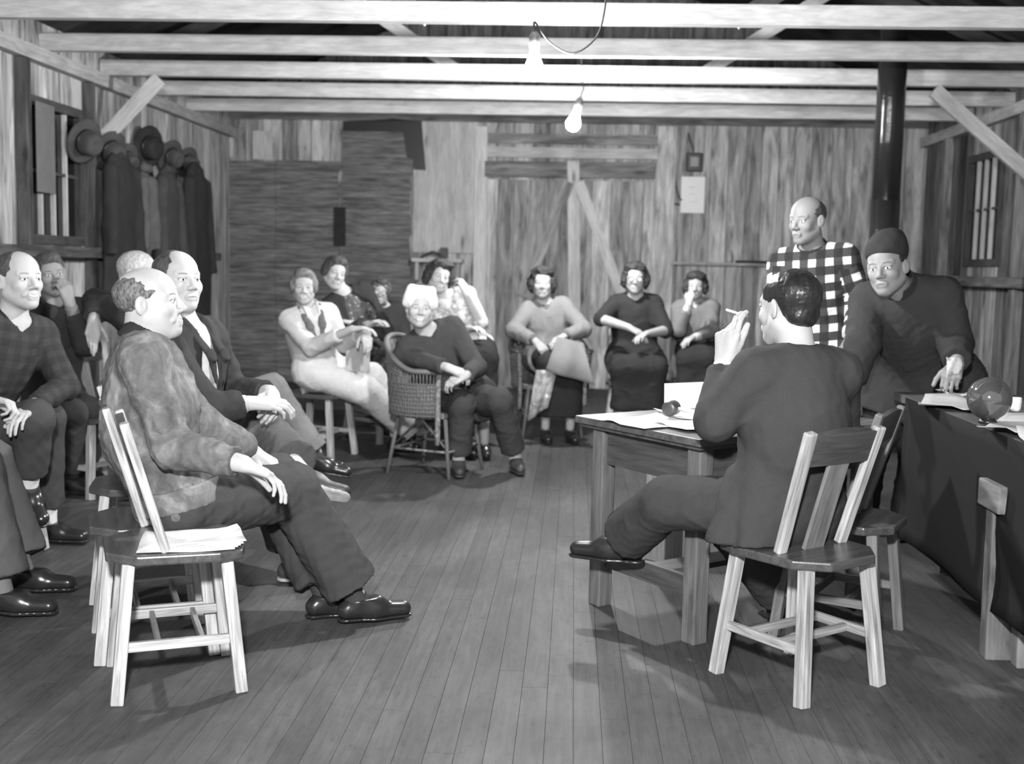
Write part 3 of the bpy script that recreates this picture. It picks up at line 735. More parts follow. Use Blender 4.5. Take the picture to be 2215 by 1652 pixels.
def hair_build(t, c, M, s, style, mat, step, seed):
    L, Fr, U = M; g = lambda x, y, z: c + (L * x + Fr * y + U * z) * s; Mx = np.array([L, Fr, U]); R = .19 * s
    F = Field(c - R, c + R, step); E = lambda p, r: ell(g(*p), np.array(r) * s, Mx)
    amp, fr = .003, 70
    if style == 'short':
        F.u(E((0, -.016, .040), (.081, .102, .084)), .01); F.u(E((0, .045, .095), (.05, .045, .030)), .03)
        F.cut(E((0, .115, -.022), (.085, .078, .100)), .01); F.cut(half_prim(g(0, 0, -.045), -U), .01)
        for q in (-1, 1): F.cut(E((q * .085, -.002, -.02), (.03, .026, .045)), .01)
    elif style == 'slick':
        F.u(E((0, -.016, .038), (.0805, .103, .083)), .01); F.u(E((0, -.055, -.03), (.058, .045, .04)), .03)
        F.cut(E((0, .120, -.018), (.090, .075, .098)), .01); F.cut(half_prim(g(0, 0, -.072), -U), .01)
        for q in (-1, 1): F.cut(E((q * .085, .004, -.035), (.032, .034, .055)), .012)
        amp, fr = .0018, 120
    elif style == 'bald':      # fringe round the sides and back
        F.u(E((0, -.018, .032), (.0800, .0985, .077)), .01); F.cut(E((0, .055, .100), (.062, .108, .062)), .012)
        F.cut(E((0, .120, -.01), (.095, .088, .110)), .01); F.cut(half_prim(g(0, 0, -.055), -U), .01)
        for q in (-1, 1): F.cut(E((q * .085, .006, -.03), (.03, .028, .045)), .01)
        amp, fr = .0025, 90
    elif style == 'receding':
        F.u(E((0, -.018, .038), (.0815, .101, .082)), .01); F.cut(E((0, .085, .095), (.055, .085, .050)), .012)
        F.cut(E((0, .125, -.01), (.095, .088, .110)), .01); F.cut(half_prim(g(0, 0, -.05), -U), .01)
        for q in (-1, 1): F.cut(E((q * .085, .006, -.03), (.03, .028, .045)), .01)
    elif style == 'curly':
        F.u(E((0, -.03, .045), (.104, .100, .092)), .02)
        for q in (-1, 1): F.u(E((q * .082, -.02, -.015), (.040, .06, .070)), .03)
        F.u(E((0, .035, .095), (.085, .05, .04)), .03)
        F.cut(E((0, .125, -.035), (.064, .105, .102)), .012); F.cut(half_prim(g(0, 0, -.105), -U), .02); amp, fr = .011, 62
    elif style == 'bob':       # short woman's hair swept back
        F.u(E((0, -.022, .042), (.090, .104, .090)), .02); F.u(E((0, .045, .100), (.055, .045, .03)), .03)
        for q in (-1, 1): F.u(E((q * .076, -.012, .0), (.024, .05, .05)), .03)
        F.cut(E((0, .115, -.030), (.068, .085, .105)), .012); F.cut(half_prim(g(0, 0, -.055), -U), .02); amp, fr = .005, 60
    P, Q = F.mesh(); return to_obj('hair', P, Q, mat, t, amp=amp * s, freq=fr, seed=seed)
def half_prim(p, n):
    """region on the side n of the plane through p (for cutting)"""
    p = np.asarray(p, float); n = np.asarray(n, float); return p - 1, p + 1, lambda X, Y, Z: -((X - p[0]) * n[0] + (Y - p[1]) * n[1] + (Z - p[2]) * n[2])

def person(label, hip, face, chest, head, hd, armL, armR, legL, legR, s=1.0, fat=1.0, sh=None, shw=.162, cf=.30, neck=1.0, bend=.03, skinm=None, smile=1, hair='short', hairmat=None,
           top=None, bottom=None, shoes=SHOE, solem=None, sock=None, handL=None, handR=None, step=.010, hstep=.005, fine_hands=True, seed=1, facefat=1.0, nose=1.0, extra=None, arms_sleeve=None, headscale=1.0):
    skinm = skinm or S_MID; hairmat = hairmat or H_DK; sh = face if sh is None else sh; shroll = 0
    if isinstance(sh, tuple): sh, shroll = sh
    T = .50 * s; NK = .185 * s
    H = point(None, hip, 0); lf = lv(face); C = point(H, chest, T); hc = point(C, head, NK)
    nl = np.linalg.norm(hc - C)
    if nl > .165 * s: C = hc + (C - hc) * (.165 * s / nl)
    u = unit(C - H); ls = lv(sh); ls = unit(ls - u * (ls @ u)); ls = rot(ls, np.cross(ls, u), shroll); fr = np.cross(ls, u)
    lf2 = unit(lf - u * (lf @ u) * .3)
    uc = unit(.5 * u + .5 * unit(hc - C) + fr * cf)
    SL = C + ls * shw * s - u * .058 * s; SR = C - ls * shw * s - u * .058 * s
    HL = H + lf * .088 * s * fat; HR = H - lf * .088 * s * fat
    yaw, pit, rol = hd; f2 = hv(yaw) * math.cos(math.radians(pit)) + np.array([0, 0, math.sin(math.radians(pit))]); Lh = lv(yaw); Uh = np.cross(f2, Lh)
    if Uh[2] < 0: Uh = -Uh
    Lh = rot(Lh, f2, -rol); Uh = rot(Uh, f2, -rol); Mh = (Lh, f2, Uh); hs = s * headscale
    J = {}
    for nm, S0, spec in (('L', SL, armL), ('R', SR, armR)):
        E = point(S0, spec[0], .29 * s); W = point(E, spec[1], .255 * s); J['E' + nm] = E; J['W' + nm] = W; J['S' + nm] = S0
    for nm, S0, spec in (('L', HL, legL), ('R', HR, legR)):
        A = None
        if spec[1][0] in ('z', 'y', 'w'): A = point(None, spec[1], 0)
        Kn = point(S0, spec[0], .43 * s)
        if spec[1][0] == 'b': A = Kn + hv(spec[2]) * spec[1][1]; A[2] = .095 * s
        A = A if A is not None else point(Kn, spec[1], .415 * s); J['K' + nm] = Kn; J['A' + nm] = A; J['H' + nm] = S0
    LOG.append((label[:34], 'torso %.2f neck %.2f' % (np.linalg.norm(C - H) / s, np.linalg.norm(hc - C) / s), 'uarm %.2f %.2f farm %.2f %.2f thigh %.2f %.2f shin %.2f %.2f' % tuple(np.linalg.norm(J[a] - J[b]) / s for a, b in (('SL', 'EL'), ('SR', 'ER'), ('EL', 'WL'), ('ER', 'WR'), ('HL', 'KL'), ('HR', 'KR'), ('KL', 'AL'), ('KR', 'AR'))),
        'ankles z %.2f %.2f hip %s head %s' % (J['AL'][2], J['AR'][2], H.round(2), hc.round(2))))
    base = (H[0], H[1], 0)
    t = empty('person', base, label, 'person')
    allp = [C, hc, H] + list(J.values()); lo = np.min(allp, 0) - .20; hi = np.max(allp, 0) + .24
    mid = (H + C) / 2 - fr * bend * s
    waist = H + (mid - H) * .9
    def torso(F, pad, up=1.0, kk=.07):
        F.u(ell(H + u * .0, np.array([.165 * fat, .118 * fat, .125]) * s + pad, np.array([lf2, np.cross(lf2, u), u])), kk)
        F.u(cone(H + u * .04 * s, waist, .128 * fat * s + pad, .126 * fat * s + pad, lf, .84), kk)
        F.u(cone(waist, C - u * .17 * s - fr * bend * .4 * s, .130 * fat * s + pad, .142 * s * (.5 + .5 * fat) + pad, ls, .80), kk)
        F.u(cone(C - u * .20 * s, C - u * .10 * s, .145 * s + pad, .120 * s + pad, ls, .76), kk)
        F.u(cone(SL - ls * .03 * s, SR + ls * .03 * s, .056 * s + pad * .7, .056 * s + pad * .7, u, .95), .05)
        for q in (SL, SR): F.u(cone(C - u * .022 * s, q, .048 * s + pad * .6, .050 * s + pad * .7), .04)
        pass
    def arms(F, pad, tend=1.0, sides='LR', w0=1.0):
        for q in sides:
            S0, E, W = J['S' + q], J['E' + q], J['W' + q]
            F.u(cone(S0, E, .049 * s * w0 + pad, .042 * s * w0 + pad), .035)
            if tend > .5:
                e = E + (W - E) * (tend - .5) * 2; n_ = unit(W - E); r1 = (.044 + (.028 - .044) * (tend - .5) * 2) * s
                F.u(cone(E, e, .044 * s * w0 + pad, r1 + pad * .9, cb=n_ if pad else None), .02)
    def legs(F, pad, hem=1.0, sides='LR', rk=(.082, .058, .054, .036)):
        for q in sides:
            S0, K, A = J['H' + q], J['K' + q], J['A' + q]; n_ = unit(A - K)
            F.u(cone(S0, K, rk[0] * s * fat + pad, rk[1] * s + pad), .05)
            F.u(cone(K, K + (A - K) * hem, rk[2] * s + pad, rk[3] * s + pad, cb=n_ if pad else None), .03)
    # feet frames
    feet = {}
    for q, spec in (('L', legL), ('R', legR)):
        th, fp = spec[2], spec[3] if len(spec) > 3 else 0; d = hv(th) * math.cos(math.radians(fp)) + np.array([0, 0, math.sin(math.radians(fp))]); A = J['A' + q]
        n_ = -np.cross(d, lv(th)); n_ = -n_ if n_[2] > 0 else n_
        if len(spec) > 4: n_ = rot(n_, d, spec[4])
        feet[q] = (A, d, n_)
    # ---- body: one continuous surface
    fine = [(hc - .13 * hs, hc + .14 * hs, hstep)]
    if fine_hands:
        for q in 'LR':
            w = J['W' + q]; fine.append((w - .15, w + .15, max(hstep, .004)))
    F = Field(lo, hi, step * 1.15, fine)
    torso(F, -.006); arms(F, 0); F.u(cone(C - u * .04 * s, hc - Uh * .05 * hs - f2 * .018 * hs, .060 * s * (.6 + .4 * fat) * neck, .056 * s * (.6 + .4 * fat) * neck), .03)
    legs(F, -.004)
    for q in 'LR':
        A, d, n_ = feet[q]; F.u(cone(A + n_ * .035 * s, A + n_ * .056 * s + d * .12 * s, .028 * s, .016 * s), .02)
    hp = []
    for q, spec, hsp in (('L', armL, handL), ('R', armR, handR)):
        E, W = J['E' + q], J['W' + q]; hsp = hsp or {}
        d = unit(W - E) if hsp.get('d') is None else unit(hsp['d']); pn = np.asarray(hsp.get('n', (0, 0, -1)), float)
        if abs(unit(pn) @ d) > .97: pn = np.array([.3, .7, .2])
        for pr, k in hand_prims(W, d, pn, q == 'L', s * hsp.get('s', 1.0), hsp.get('curl', (22, 28, 18)), hsp.get('spread', 4)): F.u(pr, k)
    head_prims(F, hc, Mh, hs, smile, facefat, nose)
    P, Q = F.mesh(); body = to_obj('body', P, Q, skin(skinm[0], skinm[1], smile), t); ha = body.data.attributes.new('hl', 'FLOAT_VECTOR', 'POINT'); ha.data.foreach_set('vector', (((P - hc) @ np.array(Mh).T) / hs).astype(np.float32).ravel())
    # ---- hair
    if hair: hair_build(t, hc, Mh, hs, hair, hairmat, max(hstep, .0045), seed)
    # ---- clothes
    cs = step
    if bottom:
        F = Field(lo, hi, cs)
        if bottom['kind'] == 'trousers':
            pad = bottom.get('pad', .014); rk = bottom.get('rk', (.086, .064, .060, .060))
            pf = bottom.get('pelvis', 1.0); F.u(ell(H + u * .01, np.array([.168 * fat, .122 * fat, .115]) * s * pf + pad, np.array([lf2, np.cross(lf2, u), u])), .06)
            if pf == 1.0: F.u(cone(H, waist - (waist - H) * .35, .130 * fat * s + pad, .126 * fat * s + pad, lf, .84), .06)
            legs(F, pad, bottom.get('hem', .93), rk=rk)
            if bottom.get('bib'):
                F.u(cone(waist, C - u * .19 * s, .132 * fat * s + pad + .012, .12 * s + pad + .02, ls, .80), .06)
        else:
            pad = bottom.get('pad', .016); km = (J['KL'] + J['KR']) / 2; am = (J['AL'] + J['AR']) / 2; h = bottom.get('hem', .6); e = km + (am - km) * h; n_ = unit(am - km)
            F.u(ell(H, np.array([.168 * fat, .125 * fat, .12]) * s + pad, np.array([lf2, np.cross(lf2, u), u])), .06)
            for q in 'LR': F.u(cone(J['H' + q], J['K' + q], .085 * s * fat + pad, .064 * s + pad), .06); F.u(cone(J['K' + q], J['K' + q] + (J['A' + q] - J['K' + q]) * h, .062 * s + pad, .060 * s + pad, cb=n_), .06)
            F.u(cone(H, km, .12 * s * fat, .085 * s, lf, .6), .08); F.u(cone(km, e, .10 * s + pad, (.10 + bottom.get('flare', .03)) * s + pad, lf, .55, cb=n_), .08)
            F.u(cone(H, waist, .130 * fat * s + pad, .120 * fat * s + pad, lf, .84), .06)
        for hpn in bottom.get('cuts', []): F.cut(half_prim(*hpn), .004)
        P, Q = F.mesh(); to_obj(bottom.get('name', bottom['kind']), P, Q, bottom['mat'], t, amp=bottom.get('amp', .0055), freq=bottom.get('freq', 50), seed=seed + 3)
        if bottom.get('cuff'):
            F = Field(lo, hi, cs * .8)
            for q in 'LR':
                K, A = J['K' + q], J['A' + q]; n_ = unit(A - K); h = bottom.get('hem', .93); F.u(cone(K + (A - K) * (h - .13), K + (A - K) * h, rk[3] * s + pad + .008, rk[3] * s + pad + .008, ca=-n_, cb=n_), .004)
            P, Q = F.mesh(); to_obj('turned_up_cuffs', P, Q, bottom['cuff'], t, amp=.002, seed=seed)
    frame = np.array([ls, fr, u])
    if top:
        inner = top.get('shirt'); pad = top.get('pad', .016)
        def gc_of(P, Fq):
            """cloth coordinates per face corner: on the torso (around, -, up the spine); on each arm (around, -, along the arm)"""
            cand = [(P - C) @ frame.T]; Mc = P[Fq].mean(1); best = np.full(len(Fq), .12 * s); reg = np.zeros(len(Fq), int)
            for q in 'LR':
                for a_, b_, o_ in ((J['S' + q], J['E' + q], 0), (J['E' + q], J['W' + q], .29 * s)):
                    ab = b_ - a_; L = np.linalg.norm(ab); w = ab / L; sd = np.cross(w, fr); sd /= np.linalg.norm(sd) + 1e-9; al = (Mc - a_) @ w
                    rr = np.linalg.norm((Mc - a_) - np.clip(al, 0, L)[:, None] * w, axis=1); m = (rr < best * .72) & (al > .05); reg[m] = len(cand); best[m] = rr[m] / .72
                    G = np.zeros_like(P); G[:, 0] = (P - a_) @ sd + .4; G[:, 2] = (P - a_) @ w + o_; cand.append(G)
            K = np.stack(cand, 1); return K[Fq, reg[:, None]].reshape(-1, 3)
        def neckcut(F, w, dep, k=.012, full=.02):
            nb = C + u * .02 * s
            F.cut(cone(C + uc * .0 * s + fr * .010 * s, C + uc * .12 * s + fr * .01 * s, .063 * s, .085 * s), k)
            if dep > 0: F.cut(cone(nb + fr * (.085 * s), C - u * dep * s + fr * .16 * s, w * s, .008 * s, u + 0 * fr, 1.0), k)
        if inner:
            F = Field(lo, hi, cs); torso(F, .006); arms(F, .007, 1.0 if inner.get('sleeve', 1) else .3)
            neckcut(F, .03, inner.get('v', .05)); P, Q = F.mesh(); to_obj('shirt', P, Q, inner['mat'], t, amp=.003, freq=26, seed=seed + 5, attr=gc_of)
        F = Field(lo, hi, cs); torso(F, pad); arms(F, pad * top.get('armpad', 1.0), top.get('sleeve', .96))
        if top.get('hem', 0) > 0:
            for q in 'LR': F.u(cone(J['H' + q], J['H' + q] + (J['K' + q] - J['H' + q]) * top['hem'], .105 * s * fat + pad, .098 * s * fat + pad, cb=unit(J['K' + q] - J['H' + q])), .07)
        for pr in top.get('add', []): F.u(pr, .03)
        neckcut(F, top.get('vw', .03), top.get('v', .0))
        if top.get('open'):
            F.cut(cone(C + fr * .17 * s, H + fr * .20 * s + u * .02, top['open'] * s, top['open'] * 1.6 * s), .012)
        F.cut(half_prim(H - u * top.get('cut', .12) * s, -u), .004) if top.get('cut') is not None else None
        for hpn in top.get('cuts', []): F.cut(half_prim(*hpn), .004)
        P, Q = F.mesh(); to_obj(top.get('name', 'jacket'), P, Q, top['mat'], t, amp=top.get('amp', .0055), freq=top.get('freq', 58), seed=seed + 7, attr=gc_of)
        if top.get('collar'):
            F = Field(hc - .2, hc + .2, min(cs * .55, .005)); b0 = C + uc * .014 * s + fr * .006 * s; r_ = .066 * s + .004; hgt = top.get('collar_h', .035)
            F.u(cone(b0 - uc * .03, b0 + uc * hgt * s, r_ + .016, r_ + .004, ca=-uc, cb=uc), .004); F.cut(cone(b0 - uc * .05, b0 + uc * (hgt + .03) * s, r_ + .006, r_ - .004), .003)
            F.cut(cone(b0 + fr * .11 * s - u * .05, b0 + fr * .12 * s + u * .1, .035 * s, .045 * s), .006)
            for q in ((1, -1) if top['collar'] not in (C_RIB, C_DARKCOAT) else ()): F.u(cone(b0 + ls * q * .05 * s + fr * .055 * s + u * .01, b0 + ls * q * .045 * s + fr * .095 * s - u * .045 * s, .022, .012, fr, .35), .01)
            P, Q = F.mesh(); to_obj('collar', P, Q, top['collar'], t, amp=.001, seed=seed)
        if top.get('band'):
            F = Field(H - .26, H + .3, cs * .8); r_ = .168 * fat * s + pad; F.u(cone(H + u * .085 * s, H - u * .005 * s, r_ + .006, r_ + .010, lf, .84, ca=u, cb=-u) if False else cone(H - u * .005 * s, H + u * .07 * s, r_ + .006, r_ + .000, lf, .78, ca=-u, cb=u), .01)
            P, Q = F.mesh(); to_obj('waistband', P, Q, top['band'], t, amp=.003, freq=60, seed=seed)
        if top.get('lapel'):
            F = Field(C - .3, C + .25, cs * .7)
            for q in (1, -1):
                a_ = C + ls * q * .070 * s + fr * .055 * s + u * .01; b_ = C + ls * q * .045 * s + fr * (.125 * s + pad) - u * .12 * s; c_ = C + ls * q * .012 * s + fr * (.125 * s + pad * 1.2) - u * .26 * s
                F.u(cone(a_, b_, .022, .030, ls, .28), .01); F.u(cone(b_, c_, .030, .006, ls, .28), .01)
            P, Q = F.mesh(); to_obj('lapel', P, Q, top['lapel'], t, seed=seed)
    # ---- shoes and socks
    if shoes is not None:
        for q in 'LR':
            A, d, n_ = feet[q]; sd = np.cross(d, n_); F = Field(A - .26 * s, A + .26 * s, min(step * .8, .007)); bt = n_ * .050 * s
            F.u(cone(A + bt - d * .042 * s + n_ * -.004, A + bt + d * .06 * s, .034 * s, .036 * s, sd, 1.0), .02)
            F.u(cone(A + n_ * .054 * s + d * .06 * s, A + n_ * .056 * s + d * .165 * s, .040 * s, .032 * s, sd, .85), .03)
            F.u(cone(A + n_ * .005, A + n_ * .035 * s + d * .06 * s, .042 * s, .036 * s, ca=-n_), .03)
            F.cut(half_prim(A + n_ * .0745 * s, n_), .002)
            F.cut(cone(A + n_ * .088 * s + d * .035 * s, A + n_ * .088 * s + d * .036 * s, .012 * s, .012 * s), .006)
            P, Q = F.mesh(); sho = to_obj('shoe', P, Q, shoes, t, seed=seed)
            F = Field(A - .26 * s, A + .26 * s, .006); F.u(cone(A + n_ * .0735 * s - d * .045 * s, A + n_ * .0735 * s + d * .07 * s, .033 * s, .034 * s, ca=None), .02); F.u(cone(A + n_ * .0735 * s + d * .06 * s, A + n_ * .0735 * s + d * .168 * s, .042 * s, .032 * s), .03)
            F.cut(half_prim(A + n_ * .086 * s, n_), .001); F.cut(half_prim(A + n_ * .0735 * s, -n_), .001); P, Q = F.mesh()
            if len(P): so = to_obj('sole', P, Q, solem or shoes, None); so.parent = sho
            if sock is not None:
                F = Field(A - .2 * s, A + .2 * s, .008); K = J['K' + q]; F.u(cone(A + n_ * .02, A + (K - A) * .33, .041 * s, .043 * s, cb=unit(K - A)), .01); P, Q = F.mesh(); to_obj('sock', P, Q, sock, t, amp=.002, freq=40, seed=seed)
    info = dict(t=t, C=C, H=H, hc=hc, M=Mh, J=J, u=u, ls=ls, fr=fr, s=hs, feet=feet)
    return info
def glasses(pi, lensm=LENS):
    c, (L, Fr, U), s, t = pi['hc'], pi['M'], pi['s'], pi['t']; g = lambda x, y, z: c + (L * x + Fr * y + U * z) * s
    mb = MB()
    for q in (-1, 1):
        mb.tube([g(q * .032 + .021 * math.cos(a), .1, .001 + .018 * math.sin(a)) for a in np.linspace(0, 2 * math.pi, 17)[:-1]], .0018, 6, True)
        mb.tube([g(q * .053, .1, .004), g(q * .08, .05, .006), g(q * .084, -.002, .008)], .0016, 6)
    mb.tube([g(-.011, .1, .003), g(0, .104, .006), g(.011, .1, .003)], .0018, 6)
    fo = mb.build('spectacles', M_BLACK, t, True, world_space=True)
    lm = MB()
    for q in (-1, 1): o = MB().lathe(g(q * .032, .0985, .001), [(.0195 * s, 0), (.0195 * s, .0015)], 16, Fr).build('lens', lensm); o.parent = fo
# ================================================================== furniture
def chair_at(c, th, label, mats=(M_OAK, M_OAKD), group=None, proto={}):
    key = mats[0].name; rz = -math.radians(th)
    if key in proto:
        o = copy_tree(proto[key], (c[0], c[1], 0), rz); o['label'] = label
        if group: o['group'] = group
        elif 'group' in o: del o['group']
        return o
    LM, SM = mats
    t = empty('side_chair', (0, 0, 0), label, 'chair', group)
    # seat: y forward
    pl = [(-.105, -.21), (.105, -.21), (.190, -.125), (.205, .12), (.185, .19), (.12, .205), (-.12, .205), (-.185, .19), (-.205, .12), (-.190, -.125)]
    MB().prism(pl, .422, .452).build('seat', SM, t, bevel=.006)
    for sx in (-1, 1):
        for sy in (-1, 1):
            top = (sx * .145, sy * .145 - .0, .4215); ft = (sx * .185, sy * .185, 0)
            MB().bar(ft, top, .042, .038, (1, 0, 0), random.uniform(.85, 1.1)).build('leg', LM, t, bevel=.004)
        MB().bar((sx * .169, -.151, .17), (sx * .169, .151, .17), .018, .030, (1, 0, 0)).build('rung', LM, t, bevel=.002)
        MB().bar((sx * .145, -.035, .4525), (sx * .165, -.155, .855), .042, .028, (1, 0, 0), 1.05).build('back_post', LM, t, bevel=.006)
    for y in (-.06, .07): MB().bar((-.1595, y, .168), (.1595, y, .168), .016, .028, (0, 1, 0), .7).build('rung', LM, t, bevel=.002)
    cr = MB(); m = 14; P = np.zeros((4, m, 3))
    for j in range(m):
        x = -.146 + .292 * j / (m - 1); k = math.cos(x / .16 * 1.35)
        for i, z in enumerate((.745, .78, .82, .836 + .022 * max(k, 0))):
            P[i, j] = (x, -.035 - (z - .4525) * .298 - .008 * (1 - (x / .15) ** 2), z)
    cr.sheet(P, .020); cr.build('crest_rail', SM, t)
    MB().bar((0, -.043, .4525), (0, -.131, .747), .095, .014, (1, 0, 0), 2.6).build('splat', SM, t, bevel=.003)
    t.location = (c[0], c[1], 0); t.rotation_euler = (0, 0, rz); proto[key] = t; return t
M_OAK2 = wood('dark_oak', .10, .24, .5, .35, 80)  # darker toned version of the light oak
chair_at((-1.25, 3.55), 66, 'empty light oak chair nearest the camera at left with papers on its seat')
chair_at((-1.44, 3.88), 66, 'light oak chair under the bald man in the suede jacket')
chair_at((-1.70, 4.52), 74, 'light oak chair under the dark-coated man with clasped hands')
chair_at((.77, 3.765), -38, 'oak chair nearest the camera at right, under the man holding a cigarette')
chair_at((1.02, 4.28), -62, 'oak chair behind the cigarette man, its back slanting right', (M_OAK2, M_OAKD))
chair_at((-2.12, 6.2), 95, 'chair whose back post shows below the draped hand of the half hidden man')
chair_at((-2.62, 4.95), 100, 'chair under the young man in the dark shirt at the left edge')
chair_at((-2.72, 6.45), 120, 'chair under the man resting his chin on his hand at far left')
chair_at((-2.42, 4.25), 80, 'chair under the man whose legs enter at the lower left edge')
chair_at((-1.74, 7.88), 105, 'light wooden chair under the woman in pale overalls')
chair_at((-1.46, 8.72), 125, 'dark chair hidden under the woman with crossed arms', (M_OAK2, M_OAKD))
chair_at((-1.42, 9.5), 155, 'dark chair hidden under the small woman in a headscarf', (M_OAK2, M_OAKD))
chair_at((-.72, 8.6), 150, 'dark chair hidden under the woman in the floral blouse', (M_OAK2, M_OAKD))
chair_at((.48, 9.3), 180, 'chair with pale legs under the woman in the black dress', (M_OAK, M_OAKD))
chair_at((.98, 9.5), 190, 'chair with dark legs under the girl in the grey jacket', (M_OAK2, M_OAKD))

M_WICK = wood('wicker', .07, .24, .6, .4, 90); M_WICKL = plain('wicker_braid', .22, .6, .3, .8, 55, .5)
def wicker(c, th, label):
    t = empty('wicker_chair', (c[0], c[1], 0), label, 'chair', None, -math.radians(th))
    def plan(a): return np.array([.31 * math.sin(a), -.285 * math.cos(a), 0])
    A = np.linspace(-2.15, 2.15, 61)
    def topz(a): return .68 + .20 * max(0, math.cos(a * .95)) ** 1.5
    def outw(a, z): return plan(a) * (1 + .22 * max(0, z - .42))
    w = MB()
    for i, a in enumerate(A):
        P = [outw(a, z) + [0, 0, z] for z in np.linspace(.385, topz(a) - .012, 8)]
        w.tube([p + unit([p[0], p[1], 0]) * .003 * (-1) ** (i + j) for j, p in enumerate(P)], .0055, 5)
    for z in np.linspace(.40, .60, 9): w.tube([outw(a, z) + [0, 0, z] for a in A], .005, 5)
    for q in np.linspace(.25, .92, 4): w.tube([outw(a, .64 + (topz(a) - .64) * q) + [0, 0, .64 + (topz(a) - .64) * q - .01] for a in A if topz(a) > .70], .005, 5)
    bk = np.array([[outw(a, z_) * .985 + [0, 0, z_] for a in A] for z_ in (.39, .60)]); w.sheet(bk, .004)
    w.build('woven_back_and_arms', M_WICK, t, True)
    MB().tube([outw(a, topz(a)) + [0, 0, topz(a)] for a in np.linspace(-2.15, 2.15, 50)], .018, 10).build('top_rail', M_WICK, t, True)
    for s in (-1, 1):
        a = s * 2.16; MB().tube([outw(a, z) + [0, 0.004, z] for z in np.linspace(.22, topz(a) - .02, 9)], .017, 10).build('braided_edge', M_WICKL, t, True)
    s_ = MB(); s_.prism([(.262 * math.sin(a), -.232 * math.cos(a) + .02) for a in np.linspace(-2.3, 2.3, 24)], .375, .415).build('seat', M_WICK, t, bevel=.006)
    for sx in (-1, 1):
        for sy in (-1, 1):
            MB().tube([(sx * .19, sy * .17 + .01, .375), (sx * .235, sy * .225 + .01, 0.002)], .013, 8).build('leg', M_WICK, t, True)
        MB().tube([(sx * .215, -.19, .17), (sx * .215, .21, .17)], .008, 6).build('stretcher', M_WICKL, t, True)
        MB().tube([(sx * .21, -.17, .20), (sx * .20, .01, .375), (sx * .21, .19, .20)], .008, 6).build('bow_brace', M_WICK, t, True)
    for y in (-.19, .21): MB().tube([(-.215, y, .17), (.215, y, .17)], .008, 6).build('stretcher', M_WICKL, t, True)
wicker((-.88, 7.42), 112, 'wicker armchair under the laughing woman in the white cap')
wicker((-.17, 9.28), 172, 'dark wicker armchair under the woman in the grey coat')
wicker((.46, 8.95), 180, 'x') if False else None

# ------------------------------------------------------------------ speaker's table
TU = np.array([.80, .60, 0]); TV = np.array([-.60, .80, 0]); TN = np.array([.45, 3.985, 0]); TL, TW = 1.05, .72
tb = empty('oak_table', tuple(TN + TU * TL / 2 + TV * TW / 2), 'dark oak table covered with papers in front of the man with a cigarette', 'table')
def tp_(u, v, z): return TN + TU * u + TV * v + np.array([0, 0, z])
MB().bar(tp_(0, TW / 2, .745), tp_(TL, TW / 2, .745), TW, .028, TV).build('table_top', M_TABLE, tb, bevel=.004, world_space=True)
MB().bar(tp_(.02, TW / 2, .7235), tp_(TL - .02, TW / 2, .7235), TW - .04, .014, TV, .8).build('table_top_moulding', M_TABLE, tb, world_space=True)
ins = .085
for u in (ins, TL - ins):
    for v in (ins, TW - ins):
        MB().bar(tp_(u, v, 0), tp_(u, v, .716), .068, .068, TU, 1.35).build('leg', M_TABLE, tb, bevel=.006, world_space=True)
for v in (ins, TW - ins): MB().bar(tp_(ins + .035, v, .64), tp_(TL - ins - .035, v, .64), .022, .13, TV, .7).build('apron', M_TABLE, tb, world_space=True)
for u in (ins, TL - ins):
    MB().bar(tp_(u, ins + .035, .64), tp_(u, TW - ins - .035, .64), .022, .13, TU, .7).build('apron', M_TABLE, tb, world_space=True)
    MB().bar(tp_(u, ins + .035, .20), tp_(u, TW - ins - .035, .20), .022, .075, TU, .8).build('stretcher', M_TABLE, tb, world_space=True)
MB().bar(tp_(ins + .012, TW / 2, .20), tp_(TL - ins - .012, TW / 2, .20), .12, .022, TV, .8).build('shelf_stretcher', M_TABLE, tb, world_space=True)
pp_ = atz(1436, 1232, 0); q45 = unit((1, 1, 0))
wp = empty('wooden_post', (pp_[0], pp_[1] + .06, 0), 'pale square wooden post standing just behind the dark table', 'post')
MB().bar((pp_[0], pp_[1] + .06, 0.03), (pp_[0], pp_[1] + .06, .70), .125, .125, q45, 1.0).build('post_shaft', M_BOARD_L, wp, bevel=.006, world_space=True)
MB().bar((pp_[0], pp_[1] + .06, 0), (pp_[0], pp_[1] + .06, .0295), .17, .17, q45, .5).build('post_foot', M_BOARD, wp, world_space=True)
TZ = .759
def paper_at(c, w, h, ang, label, m=M_PAPER, z=TZ, curl=.01, name='paper_sheet', group=None, seed=0):
    r = np.random.default_rng(seed); P = np.zeros((10, 8, 3)); ca, sa = math.cos(math.radians(ang)), math.sin(math.radians(ang))
    for i in range(10):
        for j in range(8):
            x, y = (i / 9 - .5) * w, (j / 7 - .5) * h
            P[i, j] = (c[0] + x * ca - y * sa, c[1] + x * sa + y * ca, z + .001 + curl * (abs(i / 9 - .5) * 2) ** 3 * (1 if j > 3 else .3) + curl * .25 * (1 + math.sin(i * .9 + seed) * math.cos(j * .8)))
    return tag(MB().sheet(P, .0012).build(name, m, smooth=True), label, 'paper', group)
for i, (u, v, w, h, a, l) in enumerate([
        (.16, .42, .40, .30, 40, 'large white paper sheet at the left end of the dark table'),
        (.26, .25, .36, .26, 30, 'white paper sheet near the front edge of the dark table'),
        (.42, .45, .30, .24, 20, 'white paper sheet under the round-headed gavel'),
        (.80, .50, .34, .26, 45, 'white paper sheet at the right end of the dark table, right of the suited back')]):
    c = tp_(u, v, 0); paper_at(c, w, h, a, l, z=TZ + .0035 * i, seed=i, curl=.012)
cd = atz(1437, 884, TZ + .02); ce = atz(1510, 880, TZ + .02); P = np.zeros((6, 8, 3))
